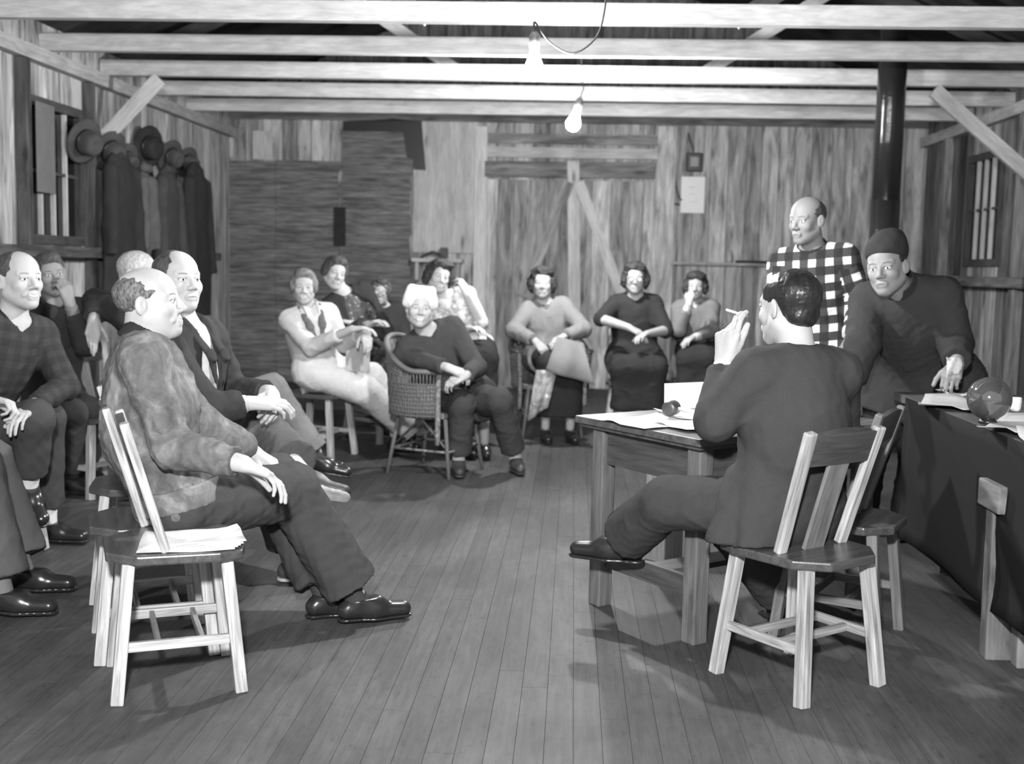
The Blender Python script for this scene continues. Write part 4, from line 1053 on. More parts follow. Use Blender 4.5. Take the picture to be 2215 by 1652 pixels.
for i in range(6):
    for j in range(8): P[i, j] = cd + (ce - cd) * (j / 7 * 1.6) + np.array([0, .03 * (i / 5), .0 + .105 * i / 5]); 
P[..., 2] += TZ + .0155 - P[..., 2].min()
tag(MB().sheet(P, .002).build('folded_card', M_PAPER), 'white card standing upright on the dark table behind the gavel', 'card')
gv = atz(1452, 886, TZ + .04); ga = unit((-.35, -.8, 0)); gz = np.array([gv[0], gv[1], TZ + .046])
g_ = empty('gavel', tuple(gz - [0, 0, .03]), 'small dark round-headed wooden gavel with pale handle lying on papers', 'gavel')
MB().lathe(gz, [(.012, -.034), (.026, -.033), (.0295, -.028), (.0295, -.02), (.026, -.017), (.0295, -.012), (.0295, .012), (.026, .017), (.0295, .02), (.0295, .03), (.024, .035), (.01, .036)], 24, ga).build('head', M_OAKD if False else plain('gavel_wood', .05, .35, .5, .3), g_, True, world_space=True)
gs = unit(np.cross(ga, (0, 0, 1))); gs = gs if gs[0] > 0 else -gs
MB().tube([gz + gs * .024, gz + gs * .08 - [0, 0, .006], gz + gs * .16 - [0, 0, .012]], [.008, .009, .011], 10).build('handle', plain('pale_handle', .5, .5, .3), g_, True, world_space=True)

# papers on the empty chair
ch = (-1.25, 3.55)
for i in range(5):
    a = math.radians(66); h = np.array([math.sin(a), math.cos(a)]); r_ = np.array([h[1], -h[0]])
    c = np.array(ch) + h * (.035 + .006 * i) + r_ * (.075 - .004 * i)
    paper_at((c[0], c[1]), .29, .20, 90 - 66 - 8 + i * 2.2, 'white sheet in the loose stack of papers on the empty oak chair', M_PAPER, .4525 + i * .0035, .006 + .002 * i, group='sheets of paper stacked on the empty oak chair', seed=i)

# ------------------------------------------------------------------ long work table at the right with globe and newspapers
ct = empty('work_table', (1.95, 4.4, 0), 'rough dark plank table running along the right edge, strewn with papers', 'table')
CZ = .80; CX0 = 1.50
for i in range(4): MB().bar((CX0 + .11 + i * .215, 3.45, CZ - .02), (CX0 + .11 + i * .215, 5.45, CZ - .02), .21, .035, (1, 0, 0), random.uniform(.8, 1.2)).build('top_plank', M_TABLE, ct, world_space=True)
for y in (3.65, 5.25):
    for x in (CX0 + .22, CX0 + .75): MB().bar((x, y, 0), (x, y, CZ - .0385), .07, .07, (1, 0, 0)).build('leg', M_DARKW, ct, world_space=True)
drp = MB(); P = np.zeros((16, 12, 3))
for i in range(16):
    for j in range(12):
        y = 3.5 + 1.7 * i / 15; P[i, j] = (CX0 - .012 - .01 * math.sin(j * .9 + i * .7) * j / 11, y, CZ - .002 - .62 * j / 11)
drp.sheet(P, .004); tag(drp.build('table_shade_sheet', cloth('shade_sheet_black', .012), smooth=True), 'black sheet added for the shade below the near side of the right hand work table', 'cloth')  # added sheet, stands in for the dark shade under the table
for i, (px, py, w, h, a, l) in enumerate([(2075, 878, .45, .30, 70, 'wrinkled grey newspaper sheet on the work table left of the glass globe'),
                                          (2110, 925, .50, .22, 60, 'torn newspaper sheet at the near edge of the work table below the globe'),
                                          (2180, 962, .40, .30, 75, 'newspaper sheet at the lower right edge of the work table'),
                                          (2090, 862, .22, .14, 20, 'crumpled pale cloth scrap on the work table just left of the globe')]):
    c = atz(px, py, CZ); paper_at((max(c[0], CX0 + .12), c[1]), w, h, a, l, M_PAPER2 if i < 3 else M_PAPER, CZ - .001 + i * .004, .02, 'newspaper' if i < 3 else 'cloth_scrap', seed=i + 9)
gp = atz(2140, 912, CZ + .012); gY = gp[1]; gc = atY(2140, 862, gY)
M_GLOBE = plain('silvered_globe', .22, .07, .9, .1, 3, 0, metal=.75)
gl = empty('glass_globe', (gc[0], gY, CZ), 'shiny dark glass globe on a short neck standing on the work table', 'globe')
gr = 46 / 2500 * gY; th_ = np.linspace(.28, math.pi - .02, 20)
MB().lathe(gc, [(gr * math.sin(a), -gr * math.cos(a)) for a in th_], 32).build('globe_glass', M_GLOBE, gl, True, world_space=True)
MB().lathe((gc[0], gc[1], CZ + .006), [(.034, 0), (.030, .012), (.017, .02), (.017, gc[2] - CZ - gr * .9)], 20).build('neck', M_BLACK, gl, True, world_space=True)
cu = atz(2196, 893, CZ); cup = empty('white_cup', (cu[0], cu[1], CZ), 'small bright white cup beside the glass globe at the right edge', 'cup')
MB().lathe((cu[0], cu[1], CZ + .008), [(.016, 0), (.020, .01), (.022, .04), (.021, .054), (.019, .054), (.018, .012), (.001, .010)], 24).build('cup_body', M_PAPER, cup, True, world_space=True)

# wooden trestle in the right foreground
tr = empty('trestle', (1.75, 4.0, 0), 'heavy timber trestle bench at the lower right edge, beams bolted together', 'trestle')
p0 = atY(2190, 1085, 3.95)
M_TRES = wood('weathered_timber', .10, .26, .8, .2, 22)
MB().bar((p0[0], 3.95, p0[2]), (p0[0] + .0, 4.15, p0[2]), .095, .095, (1, 0, 0)).build('top_beam', M_TRES, tr, bevel=.006, world_space=True)
MB().bar((p0[0] + .105, 3.98, .0), (p0[0] + .085, 3.98, p0[2] + .05), .11, .06, (1, 0, 0), 1.1).build('leg', M_TRES, tr, bevel=.006, world_space=True)
MB().bar((p0[0] + .02, 4.06, .0), (p0[0] + .015, 4.06, p0[2] - .049), .10, .07, (1, 0, 0), .8).build('leg', M_TRES, tr, bevel=.006, world_space=True)
MB().bar((p0[0] + .10, 4.012, .25), (p0[0] + .10, 4.3, .25), .04, .09, (1, 0, 0), .7).build('brace', M_TRES, tr, world_space=True)

# ------------------------------------------------------------------ hats, coats and blind on the left wall
HATW = 'hats hanging on the left wall'
def hat(px, py, Y, r, crown, tiltz, m, label):
    y = Y; p = atY(px, py, y); p[0] = XL + .11
    ax = unit((1, -.35, tiltz)); t = empty('felt_hat', tuple(p), label, 'hat', HATW)
    MB().lathe(p, [(r * .55, 0), (r * .97, -.006), (r, .004), (r * .9, .012), (r * .56, .010)], 28, ax).build('brim', m, t, True, world_space=True)
    MB().lathe(p + ax * .011, [(r * .565, 0), (r * .55, .02), (r * .52, .07), (r * .46, crown), (r * .3, crown + .012), (r * .08, crown - .012)], 28, ax).build('crown', m, t, True, world_space=True)
    MB().lathe(p + ax * .0125, [(r * .572, 0), (r * .562, .022)], 28, ax).build('hat_band', M_BLACK, t, True, world_space=True)
hat(146, 305, 8.72, .175, .11, -.35, M_FELT2, 'grey felt hat with dark brim, leftmost on the wall next to the window')
hat(203, 325, 9.20, .17, .10, -.5, M_FELT2, 'grey felt hat hanging second from the left, above bare boards')
hat(232, 345, 9.50, .15, .10, -.5, M_FELT2, 'paler grey cap-like hat just below the end of the diagonal brace')
hat(292, 318, 10.05, .19, .09, -.2, M_FELT, 'black wide felt hat above the darkest hanging coat')
hat(345, 338, 10.6, .16, .10, -.4, M_FELT2, 'round grey hat above the grey hanging coat')
hat(392, 350, 11.05, .15, .10, -.4, M_FELT2, 'round grey hat rightmost on the wall above the charcoal coat')
def coat(y0, y1, zt, zb, m, label, out=.09, seed=1):
    mid = (y0 + y1) / 2; w = abs(y1 - y0) / 2; X = XL + .12 + out; t = empty('hanging_coat', (X, mid, zt), label, 'coat', 'coats hanging on the left wall')
    F = Field((XL + .03, y0 - .15, zb - .1), (X + .25, y1 + .15, zt + .15), .018)
    F.u(cone((X, mid, zt - .02), (X, mid, zt - .25), .06, w * .75, (0, 1, 0), .30), .05); F.u(cone((X, mid, zt - .25), (X, mid, zb), w * .78, w * .95, (0, 1, 0), .22, cb=(0, 0, -1)), .06)
    for s in (-1, 1): F.u(cone((X + .02, mid + s * w * .6, zt - .14), (X + .05, mid + s * w * .8, zb + .42), .06, .055, cb=(0, 0, -1)), .04)
    F.cut(half_prim((XL + .045, 0, 0), (-1, 0, 0)), .004)
    P, Q = F.mesh(); to_obj('coat_cloth', P, Q, m, t, amp=.014, freq=9, seed=seed)
    F = Field((X - .1, mid - .15, zt - .12), (X + .2, mid + .15, zt + .08), .012); F.u(cone((X + .02, mid - .06, zt - .02), (X + .02, mid + .06, zt - .02), .04, .04), .02); P, Q = F.mesh(); to_obj('collar', P, Q, m, t)
coat(8.85, 9.62, 2.17, .95, M_COAT, 'black coat hanging leftmost on the left wall', .06, 2)
coat(9.62, 9.95, 2.13, 1.0, M_COAT2, 'pale grey narrow coat edge hanging between two dark coats', .05, 3)
coat(9.88, 10.55, 2.15, .9, M_COAT3, 'dark grey coat hanging in the middle of the row', .10, 4)
coat(10.5, 11.3, 2.20, .8, M_COAT, 'black coat hanging rightmost in the row, near the streaky panels', .13, 5)
b0 = atX(76, 275, XL + .07); b1 = atX(120, 420, XL + .07)
P = np.array([[(XL + .075 + .004 * math.sin(j), y, z) for j, y in enumerate(np.linspace(b0[1], b1[1], 6))] for z in np.linspace(2.42, b1[2], 8)])
tag(MB().sheet(P, .004).build('window_blind', M_GREY), 'grey cloth blind hanging half way down the left window', 'blind')
# ================================================================== the people
C_SUEDE = leather_suede(); C_DARKCOAT = cloth('dark_coat_cloth', .035); C_SUIT = cloth('dark_suit_cloth', .048, var=.08); C_TROU = cloth('dark_trousers_cloth', .055); C_TROU2 = cloth('grey_trousers_cloth', .09)
C_JEANS = cloth('denim', .17, var=.25); C_PALE = cloth('pale_cotton', .55); C_PALE2 = cloth('pale_overalls_cotton', .62); C_BLACK = cloth('black_dress_cloth', .03); C_GREYCOAT = cloth('grey_coat_cloth', .20); C_SWEAT = cloth('dark_sweater_knit', .055, fine=90, bmp=.5)
C_GREYJ = cloth('grey_jacket_cloth', .17); C_WHITE = cloth('white_cotton', .8); C_FLOR = floral('floral_blouse_print', .85, .55, 22); C_PRINT = floral('dark_print_blouse', .45, .12, 30, .5); C_PRINT2 = floral('patterned_skirt_print', .22, .07, 24, .6)
C_PLAID = plaid('bold_plaid_wool', .03, .06, .78, .086); C_DPLAID = plaid('dark_plaid_wool', .034, .040, .050, .06); C_STRIPE = cloth('striped_shirt_cotton', .42, var=.35, fine=60); C_RIB = cloth('ribbed_collar_knit', .03); C_VEST = cloth('grey_vest_edge', .13)

P4 = person('bald smiling man in profile wearing a suede jacket on the second oak chair', ('y', 392, 1085, 3.90), 72, ('y', 306, 738, 3.88), ('y', 323, 655, 3.90), (82, 5, 0),
    ((445, 930, 1), (548, 978, 1)), ((372, 968, -1), (526, 1003, -1)),
    ((598, 1040, 1), ('z', 705, 1282, .095), 62), ((630, 1062, 1), ('z', 775, 1290, .10), 66),
    s=1.04, fat=1.06, bend=.06, cf=.55, neck=1.13, skinm=S_PALE, smile=1, hair='bald', hairmat=H_SALT, nose=1.02, facefat=1.1,
    top=dict(name='suede_jacket', mat=C_SUEDE, pad=.024, sleeve=.95, collar=C_RIB, collar_h=.03, v=.0, amp=.007, freq=52, cut=.03, band=C_SUEDE, shirt=dict(mat=C_WHITE, sleeve=0)),
    bottom=dict(kind='trousers', mat=C_TROU, pad=.018, rk=(.088, .082, .078, .085), pelvis=.90, amp=.007, freq=48, hem=.9), sock=SOCKD, shoes=SHOE,
    handR=dict(d=(.80, .20, -.38), n=(.1, -.1, -1), curl=[(14, 24, 18), (20, 26, 18), (24, 28, 18), (28, 30, 20), (30, 10, 10)], spread=3), handL=dict(d=(.8, -.1, -.4)), step=.008, hstep=.003, seed=11)
P5 = person('balding man in a dark open coat, hands clasped over his crossed knee', ('y', 402, 1000, 4.50), 92, ('y', 398, 722, 4.52), ('y', 384, 608, 4.50), (128, 4, 0),
    (('y', 500, 850, 4.76), ('y', 588, 852, 4.60)), (('y', 446, 890, 4.26), ('y', 535, 872, 4.36)),
    ((575, 1010, 1), ('z', 640, 1210, .1), 85), ((562, 925, 1), (655, 1022, -1), 84, -10, -50),
    s=1.03, fat=1.12, sh=105, bend=.05, skinm=S_PALE, smile=0, hair='receding', hairmat=H_DK, facefat=1.12,
    top=dict(name='coat', mat=C_DARKCOAT, pad=.030, sleeve=.93, v=.16, vw=.06, open=.070, hem=.35, lapel=C_DARKCOAT, shirt=dict(mat=C_STRIPE, v=.05)),
    bottom=dict(kind='trousers', mat=C_TROU2, pad=.018, rk=(.088, .074, .070, .082), hem=.80), sock=SOCKW, shoes=SHOE2, solem=plain('worn_pale_sole', .42, .6, .3, .4, 30),
    handR=dict(d=(.95, .25, .02), n=(0, .45, -.9), curl=(20, 35, 30), spread=3, s=1.08), handL=dict(d=(.35, -.85, -.25), n=(-.5, -.2, -.8), curl=(35, 45, 30), spread=3, s=1.05), step=.009, hstep=.0035, seed=12)
P16 = person('dark-haired man in a dark suit seen from behind holding up a cigarette', ('y', 1690, 1095, 3.90), -30, ('y', 1728, 768, 3.86), ('y', 1706, 664, 3.92), (-38, -4, 0),
    (('y', 1548, 910, 3.80), ('y', 1566, 785, 3.92)), ((1815, 940, 1), ('y', 1625, 1035, 3.98)),
    (('y', 1445, 1085, 4.0), ('y', 1350, 1162, 4.25), -74, 0), (('y', 1560, 1110, 4.12), ('z', 1700, 1290, .11), -20, -20),
    s=1.06, fat=1.0, sh=-22, shw=.150, bend=.04, skinm=S_PALE, smile=0, hair='slick', hairmat=H_SLICK,
    top=dict(name='suit_jacket', mat=C_SUIT, pad=.026, sleeve=.93, hem=.30, v=.08, amp=.004, freq=45, cut=None, add=[cone(atY(1660, 1000, 3.86), atY(1600, 1168, 3.80), .11, .13, (.87, .5, 0), .55, cb=(0, 0, -1)), cone(atY(1680, 1000, 3.82), atY(1650, 1178, 3.74), .11, .10, (.87, .5, 0), .5, cb=(0, 0, -1))], lapel=C_SUIT, shirt=dict(mat=C_WHITE, v=.03)),
    bottom=dict(kind='trousers', mat=C_SUIT, pad=.016, rk=(.084, .072, .068, .080), hem=.90, amp=.004), sock=SOCKD, shoes=SHOE,
    handL=dict(d=(.10, .05, 1), n=(.6, .75, .1), curl=[(18, 25, 15), (25, 35, 20), (55, 65, 40), (62, 72, 40), (14, 8, 8)], spread=4, s=1.08), handR=dict(d=(-.8, .3, -.3)), step=.009, hstep=.0035, seed=13)
P1 = person('young man with cropped hair in a dark plaid shirt smiling at the left edge', ('y', -65, 940, 4.95), 100, ('y', 25, 715, 4.92), ('y', 42, 606, 4.90), (122, 3, 0),
    (('y', 140, 835, 5.0), ('y', 70, 880, 4.75)), ((-75, 830, -1), ('y', -25, 862, 4.62)),
    (('y', 100, 905, 5.1), ('z', 103, 1128, .10), 95), (('y', 75, 905, 4.75), ('y', 62, 1045, 4.85), 130, -30),
    s=1.03, sh=120, skinm=S_PALE, smile=1, hair='receding', hairmat=H_DK, headscale=1.04,
    top=dict(name='plaid_shirt', mat=C_DPLAID, pad=.018, sleeve=.95, v=.13, vw=.034), bottom=dict(kind='trousers', mat=C_TROU, pad=.016, hem=.82), sock=SOCKW,
    handR=dict(d=(1, .1, -.2), n=(0, -.3, -1), curl=(50, 60, 40)), step=.010, hstep=.004, seed=14)
P2 = person('man with his hand at his chin in a dark jacket, far left by the rail', ('y', 120, 880, 6.4), 128, ('y', 118, 685, 6.35), ('y', 108, 592, 6.3), (140, -4, -8),
    (('y', 185, 745, 6.2), ('y', 152, 660, 6.12)), ((75, 770, -1), ('y', 110, 810, 6.1)),
    (('y', 185, 885, 6.3), ('z', 190, 1015, .10), 110), (('y', 158, 893, 6.15), ('z', 152, 1030, .10), 118),
    skinm=S_DARK, smile=0, hair='short', hairmat=H_DK, top=dict(name='jacket', mat=C_DARKCOAT, pad=.024, sleeve=.9, v=.06, shirt=dict(mat=C_GREYJ)), bottom=dict(kind='trousers', mat=C_TROU, pad=.016, hem=.86), sock=SOCKD,
    handL=dict(d=(-.25, -.1, 1), n=(-.8, .4, 0), curl=(30, 50, 30), s=1.1), step=.012, hstep=.005, seed=15)
P3 = person('grey-haired man mostly hidden behind the front pair, arm draped over his chair', ('y', 405, 885, 6.2), 92, ('y', 292, 705, 6.2), ('y', 300, 592, 6.15), (100, 0, 0),
    (('y', 385, 800, 6.35), ('y', 460, 830, 6.3)), (('y', 208, 652, 6.25), ('y', 203, 690, 6.05)),
    (('y', 575, 850, 6.45), ('y', 672, 985, 6.6), 90), (('y', 590, 838, 6.25), ('y', 688, 985, 6.3), 88, -10),
    s=1.03, skinm=S_MID, smile=0, hair='slick', hairmat=H_LT, top=dict(name='coat', mat=C_DARKCOAT, pad=.028, sleeve=.95, hem=.3), bottom=dict(kind='trousers', mat=C_JEANS, pad=.012, rk=(.08, .062, .060, .058), cuff=C_JEANS, hem=.92), sock=SOCKD,
    handR=dict(d=(.06, -.35, -1), n=(-.1, .9, -.3), curl=(6, 14, 10), spread=9), step=.011, hstep=.004, seed=16)
P0 = person('man outside the left edge, only his grey trousers and black shoes in view', ('y', -235, 1045, 4.3), 88, ('y', -240, 760, 4.3), ('y', -230, 660, 4.3), (100, 0, 0),
    ((-180, 900, 1), (-80, 960, 1)), ((-200, 930, -1), (-90, 985, -1)),
    (('y', -30, 1000, 4.5), ('z', 52, 1228, .10), 84), (('y', -60, 1010, 4.15), ('z', 5, 1275, .10), 86),
    s=1.03, skinm=S_MID, hair='short', top=dict(name='jacket', mat=C_TROU, pad=.02), bottom=dict(kind='trousers', mat=C_TROU2, pad=.016, rk=(.088, .085, .082, .090), hem=.90), sock=cloth('sock_grey', .16), step=.012, hstep=.008, fine_hands=False, seed=17)
P6 = person('fair-haired woman in pale shirt and overalls, legs stretched out', ('y', 688, 800, 7.8), 130, ('y', 668, 683, 7.8), ('y', 657, 620, 7.72), (166, -4, 0),
    (('y', 745, 745, 7.75), ('y', 788, 718, 7.55)), (('y', 672, 752, 7.6), ('y', 760, 712, 7.45)),
    (('y', 800, 815, 8.0), ('y', 885, 905, 8.25), 95, 45), (('y', 790, 845, 7.75), ('y', 880, 920, 8.05), 95, 40),
    shw=.148, s=.96, sh=150, skinm=S_PALE, smile=1, hair='bob', hairmat=H_MID, top=dict(name='shirt', mat=C_PALE, pad=.016, sleeve=.85, v=.05, collar=C_PALE, lapel=C_VEST), bottom=dict(kind='trousers', name='overalls', mat=C_PALE2, pad=.020, rk=(.092, .085, .082, .085), hem=.95, bib=True), sock=SOCKW, shoes=plain('pale_shoe', .35, .5), step=.012, hstep=.005, seed=18,
    handR=dict(d=(.9, .1, .1)), handL=dict(d=(.3, -.6, -.5)))
P7 = person('woman in a dark coat and printed blouse with folded arms, leaning sideways', ('y', 808, 778, 8.63), 135, ('y', 752, 655, 8.58), ('y', 724, 590, 8.53), (150, -6, 14),
    (('y', 830, 715, 8.37), ('y', 765, 700, 8.27)), (('y', 730, 725, 8.32), ('y', 795, 702, 8.22)),
    (('y', 860, 800, 8.32), ('b', .05), 130), (('y', 845, 805, 8.27), ('b', .05), 130),
    shw=.148, s=1.0, fat=1.1, sh=150, skinm=S_PALE, smile=0, hair='bob', hairmat=H_DK, top=dict(name='coat', mat=C_DARKCOAT, pad=.028, sleeve=.92, v=.1, vw=.05, open=.085, shirt=dict(mat=C_PRINT, v=.05)), bottom=dict(kind='skirt', mat=C_PRINT2, hem=.6), step=.012, hstep=.005, seed=19)
P8 = person('small woman in glasses and a light headscarf sitting farthest back on the left', ('y', 848, 772, 9.5), 155, ('y', 834, 683, 9.5), ('y', 822, 630, 9.4), (168, -6, 10),
    (('y', 875, 735, 9.4), ('y', 850, 752, 9.2)), (('y', 800, 735, 9.4), ('y', 830, 750, 9.2)),
    (('y', 865, 790, 9.12), ('b', .05), 160), (('y', 835, 790, 9.12), ('b', .05), 160),
    shw=.148, s=.88, skinm=S_MID, smile=0, hair='bob', hairmat=H_DK, top=dict(name='coat', mat=C_DARKCOAT, pad=.03, sleeve=.95), bottom=dict(kind='skirt', mat=C_DARKCOAT), step=.014, hstep=.0055, seed=20)
glasses(P8)
P9 = person('laughing woman in a white cap and dark sweater in the front wicker armchair', ('y', 988, 866, 7.52), 158, ('y', 928, 727, 7.35), ('y', 908, 668, 7.25), (168, 2, 4),
    (('y', 1030, 795, 7.25), ('y', 1008, 812, 7.02)), (('y', 872, 770, 7.3), ('y', 968, 795, 7.02)),
    (('y', 1080, 868, 7.28), ('z', 1115, 988, .10), 165), (('y', 1000, 872, 7.2), ('z', 992, 993, .10), 172),
    s=.99, fat=1.2, sh=160, skinm=S_PALE, smile=1, hair='slick', hairmat=H_DK, facefat=1.15, top=dict(name='sweater', mat=C_SWEAT, pad=.024, sleeve=.96, v=.09, vw=.026, hem=.45, cut=None, amp=.004), bottom=dict(kind='trousers', mat=C_TROU, pad=.018, rk=(.088, .068, .064, .066), hem=.86), sock=SOCKW, shoes=SHOE2,
    handR=dict(d=(.9, -.1, -.3), n=(0, .4, -.8), curl=(25, 35, 25)), handL=dict(d=(-.7, -.2, -.3), n=(0, .5, -.8), curl=(25, 40, 25)), step=.011, hstep=.0045, seed=21)
P10 = person('dark-haired woman in a floral blouse raising one hand beside her neck', ('y', 1018, 768, 8.5), 170, ('y', 975, 662, 8.45), ('y', 950, 598, 8.35), (160, -4, 12),
    (('y', 1040, 698, 8.35), ('y', 1010, 640, 8.25)), (('y', 962, 720, 8.3), ('y', 1015, 712, 8.1)),
    (('y', 1050, 775, 8.1), ('b', .05), 170), (('y', 1020, 778, 8.1), ('b', .05), 170),
    shw=.148, s=.95, fat=1.1, skinm=S_PALE, smile=1, hair='curly', hairmat=H_BLK, headscale=1.0, top=dict(name='floral_blouse', mat=C_FLOR, pad=.018, sleeve=.38, v=.08, vw=.03, cut=.02), bottom=dict(kind='skirt', mat=C_BLACK), handL=dict(d=(-.35, .1, .9), n=(-.6, .5, 0), curl=(20, 40, 25)), step=.012, hstep=.005, seed=22)
P11 = person('woman with big dark hair in an open grey coat holding a garment on her lap', ('y', 1192, 768, 9.3), 172, ('y', 1180, 668, 9.3), ('y', 1173, 612, 9.2), (178, -2, 0),
    (('y', 1262, 712, 9.1), ('y', 1220, 728, 8.88)), (('y', 1112, 715, 9.05), ('y', 1158, 738, 8.83)),
    (('y', 1240, 792, 8.83), ('b', -.05), 165, 0), (('y', 1185, 785, 8.83), ('b', -.05), 170, 0),
    shw=.148, s=1.0, fat=1.05, skinm=S_MID, smile=0, hair='curly', hairmat=H_BLK, top=dict(name='grey_coat', mat=C_GREYCOAT, pad=.024, sleeve=.94, v=.10, vw=.045, open=.04, hem=.4, shirt=dict(mat=C_PRINT, v=.04)), bottom=dict(kind='skirt', mat=C_BLACK, hem=.75), handR=dict(d=(.6, -.2, -.6), n=(0, .5, -.7)), step=.012, hstep=.005, seed=23)
P12 = person('woman in a black short-sleeved dress and glasses in front of the big door', ('y', 1372, 778, 9.31), 180, ('y', 1374, 660, 9.31), ('y', 1374, 602, 9.20), (182, -4, 0),
    (('y', 1440, 715, 9.15), ('y', 1400, 722, 8.89)), (('y', 1300, 690, 9.10), ('y', 1360, 708, 8.84)),
    (('y', 1420, 795, 8.84), ('b', -.05), 178), (('y', 1345, 795, 8.84), ('b', -.05), 182),
    shw=.148, s=1.0, fat=1.12, skinm=S_MID, smile=0, hair='curly', hairmat=H_BLK, headscale=.98, top=dict(name='black_dress', mat=C_BLACK, pad=.022, sleeve=.42, v=.10, vw=.03, cut=None, hem=.5), bottom=dict(kind='skirt', mat=C_BLACK, hem=.62, flare=.06), handR=dict(d=(.75, -.2, -.35), n=(0, .3, -.9), curl=(15, 20, 15)), step=.012, hstep=.005, seed=24)
glasses(P12)
P13 = person('girl in a grey jacket with dark curly hair resting her chin on one hand', ('y', 1507, 758, 9.5), 190, ('y', 1504, 668, 9.5), ('y', 1505, 618, 9.42), (188, -4, 0),
    (('y', 1540, 715, 9.35), ('y', 1500, 730, 9.15)), (('y', 1468, 712, 9.2), ('y', 1490, 660, 9.12)),
    (('y', 1535, 775, 9.1), ('b', .0), 185), (('y', 1485, 775, 9.1), ('b', .0), 190),
    shw=.148, s=.88, skinm=S_MID, smile=0, hair='curly', hairmat=H_BLK, top=dict(name='grey_jacket', mat=C_GREYJ, pad=.022, sleeve=.9, v=.1, vw=.03, open=.018, shirt=dict(mat=C_PALE, v=.04)), bottom=dict(kind='skirt', mat=C_BLACK, hem=.6), handR=dict(d=(.1, .0, 1), n=(.5, .8, 0), curl=(40, 50, 30)), step=.014, hstep=.0055, seed=25)
P14 = person('balding man standing in a bold black and white plaid shirt', ('y', 1772, 758, 6.3), 205, ('y', 1762, 560, 6.3), ('y', 1746, 476, 6.22), (228, -8, 0),
    (('y', 1862, 660, 6.2), ('y', 1838, 738, 6.0)), (('y', 1680, 665, 6.25), ('y', 1705, 735, 6.05)),
    (('y', 1800, 925, 6.3), ('z', 1800, 1075, .10), 200), (('y', 1745, 925, 6.35), ('z', 1740, 1070, .10), 215),
    s=1.04, fat=1.05, skinm=S_DARK, smile=0, hair='bald', hairmat=H_DK, nose=1.05, top=dict(name='plaid_shirt', mat=C_PLAID, pad=.022, sleeve=.93, v=.06, vw=.025, collar=C_RIB, collar_h=.025, cut=.03), bottom=dict(kind='trousers', mat=C_BLACK, pad=.016, pelvis=.9, hem=.95), step=.010, hstep=.004, seed=26)
P15 = person('man in a dark cap and dark coat leaning forward over the work table', ('y', 2000, 830, 5.75), 205, ('y', 1972, 650, 5.55), ('y', 1918, 578, 5.38), (212, -6, -8),
    (('y', 2066, 740, 5.42), ('y', 2070, 785, 5.22)), (('y', 1866, 745, 5.4), ('y', 1838, 835, 5.35)),
    (('w', 1.72, 5.78, .46), ('w', 1.74, 5.98, .10), 205), (('w', 1.50, 5.78, .46), ('w', 1.52, 5.98, .10), 205),
    s=1.06, fat=1.25, skinm=S_DARK, smile=0, hair='bald', hairmat=H_BLK, top=dict(name='dark_coat', mat=C_DARKCOAT, pad=.035, sleeve=.94, hem=.5, collar=C_DARKCOAT, collar_h=.07, cut=None), bottom=dict(kind='trousers', mat=C_BLACK, pad=.016), handL=dict(d=(-.35, -.5, -.5), n=(0, .3, -.9), curl=(45, 55, 35)), step=.011, hstep=.004, seed=27)
# ---- headwear (children of the wearers)
def headwear(pi, kind, mat, name):
    c, (L, Fr, U), s, t = pi['hc'], pi['M'], pi['s'], pi['t']; g = lambda x, y, z: c + (L * x + Fr * y + U * z) * s; Mx = np.array([L, Fr, U]); F = Field(c - .24, c + .26, .005); E = lambda p, r: ell(g(*p), np.array(r) * s, Mx)
    if kind == 'cap':      # white peakless cap standing high round the face
        F.u(E((0, -.02, .055), (.104, .110, .095)), .02); F.u(cone(g(-.09, .0, .03), g(-.065, .02, .125), .024 * s, .028 * s), .03); F.u(cone(g(.09, .0, .03), g(.065, .02, .12), .022 * s, .026 * s), .03); F.u(cone(g(-.06, .04, .118), g(.06, .04, .115), .022 * s, .022 * s), .03)
        F.cut(E((0, .125, -.03), (.078, .13, .112)), .01); F.cut(half_prim(g(0, -.02, -.05), -unit(U * .9 + Fr * -.3)), .01)
    elif kind == 'knit':
        F.u(E((0, -.025, .068), (.090, .108, .084)), .02); F.u(E((.01, -.05, .115), (.065, .075, .05)), .03); F.cut(half_prim(g(0, 0, .035), -unit(U + Fr * -.35)), .01); F.cut(E((0, .10, -.02), (.08, .09, .085)), .01)
    elif kind == 'scarf':
        F.u(E((0, -.015, .03), (.100, .110, .105)), .02); F.cut(E((0, .11, -.03), (.066, .115, .095)), .01); F.u(cone(g(-.06, .05, -.10), g(.06, .05, -.10), .022 * s, .022 * s), .03); F.cut(half_prim(g(0, 0, -.12), -U), .01)
    P, Q = F.mesh(); to_obj(name, P, Q, mat, t, amp=.003, freq=40, seed=5)
headwear(P9, 'cap', C_WHITE, 'white_cap'); headwear(P15, 'knit', C_BLACK, 'knitted_cap'); headwear(P8, 'scarf', C_PRINT, 'headscarf')
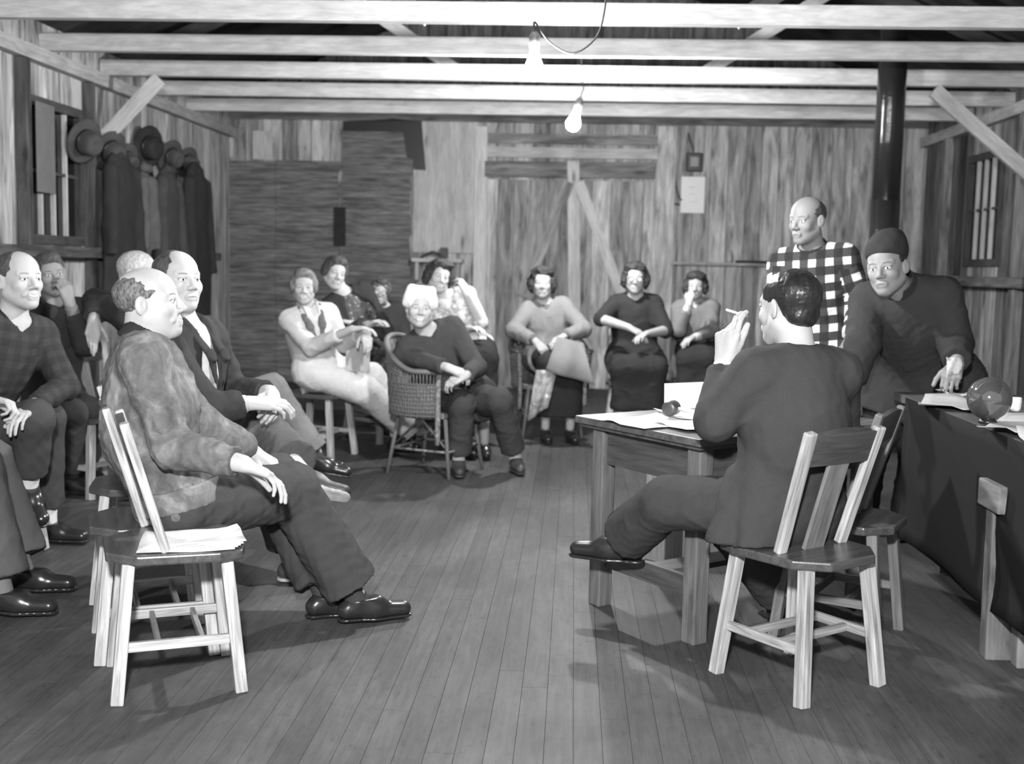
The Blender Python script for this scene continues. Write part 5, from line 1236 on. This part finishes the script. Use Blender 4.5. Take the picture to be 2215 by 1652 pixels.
# ---- things held
w = P16['J']['WL']; hd_ = unit((.10, .05, 1)); c0 = w + hd_ * .168 + np.array([.028, .034, 0])
cg = MB(); cg.tube([c0 + (.035, .02, -.010), c0 + (-.040, -.012, .012)], .0042, 8)
tag(cg.build('cigarette', M_PAPER, smooth=True), 'white cigarette between the raised fingers of the suited man', 'cigarette')
HBY = 7.72; hb = atY(774, 772, HBY); t = empty('handbag', (hb[0], HBY, hb[2] - .1), 'pale flat handbag on the lap of the woman in overalls', 'handbag')
MB().bar((hb[0], HBY, hb[2] - .10), (hb[0], HBY, hb[2] + .09), .16, .05, (1, 0, 0)).build('bag_body', C_STRIPE, t, bevel=.012, world_space=True)
MB().tube([(hb[0] - .06, HBY, hb[2] + .085), (hb[0] - .04, HBY - .02, hb[2] + .15), (hb[0] + .04, HBY - .02, hb[2] + .15), (hb[0] + .06, HBY, hb[2] + .085)], .006, 6).build('handle', C_GREYCOAT, t, True, world_space=True)
# coat and scarf over the lap of the grey-coated woman
def drape(corners, Y0, dY, name, mat, label, cat, th=.006, fold=.02):
    """hanging cloth through four corner points (TL, TR, BR, BL)"""
    TL_, TR_, BR_, BL_ = [atY(a, b, Y0 + c) for a, b, c in corners]; P = np.zeros((12, 12, 3))
    for i in range(12):
        for j in range(12):
            u, v = j / 11, i / 11; P[i, j] = (TL_ * (1 - u) + TR_ * u) * (1 - v) + (BL_ * (1 - u) + BR_ * u) * v; P[i, j, 1] += fold * math.sin(u * 9 + v * 2) * (.3 + v) + dY * math.sin(v * math.pi)
    return tag(MB().sheet(P, th).build(name, mat, smooth=True), label, cat)
drape([(1205, 728, 0), (1262, 742, .05), (1286, 832, -.1), (1180, 802, -.12)], 8.66, -.05, 'folded_garment', C_GREYCOAT, 'grey folded garment held across the lap of the woman in the grey coat', 'garment')
drape([(1160, 800, 0), (1205, 800, 0), (1185, 880, -.05), (1140, 912, -.05)], 8.7, -.02, 'pale_scarf', floral('pale_scarf_print', .8, .35, 14), 'pale patterned scarf hanging beside the knees of the woman in the grey coat', 'scarf')
w = P15['J']['WL']; P = np.zeros((8, 6, 3))
for i in range(8):
    for j in range(6): P[i, j] = atY(2048 + 6 * j + 2 * math.sin(i), 772 + i * 8 + 2 * math.sin(j * 1.3), 5.16) + (0, .012 * math.sin(j * 1.7 + i), 0)
tag(MB().sheet(P, .004).build('crumpled_paper', M_PAPER2, smooth=True), 'crumpled pale paper held by the man leaning over the work table', 'paper')
for l in LOG: print('PERSON', *l)
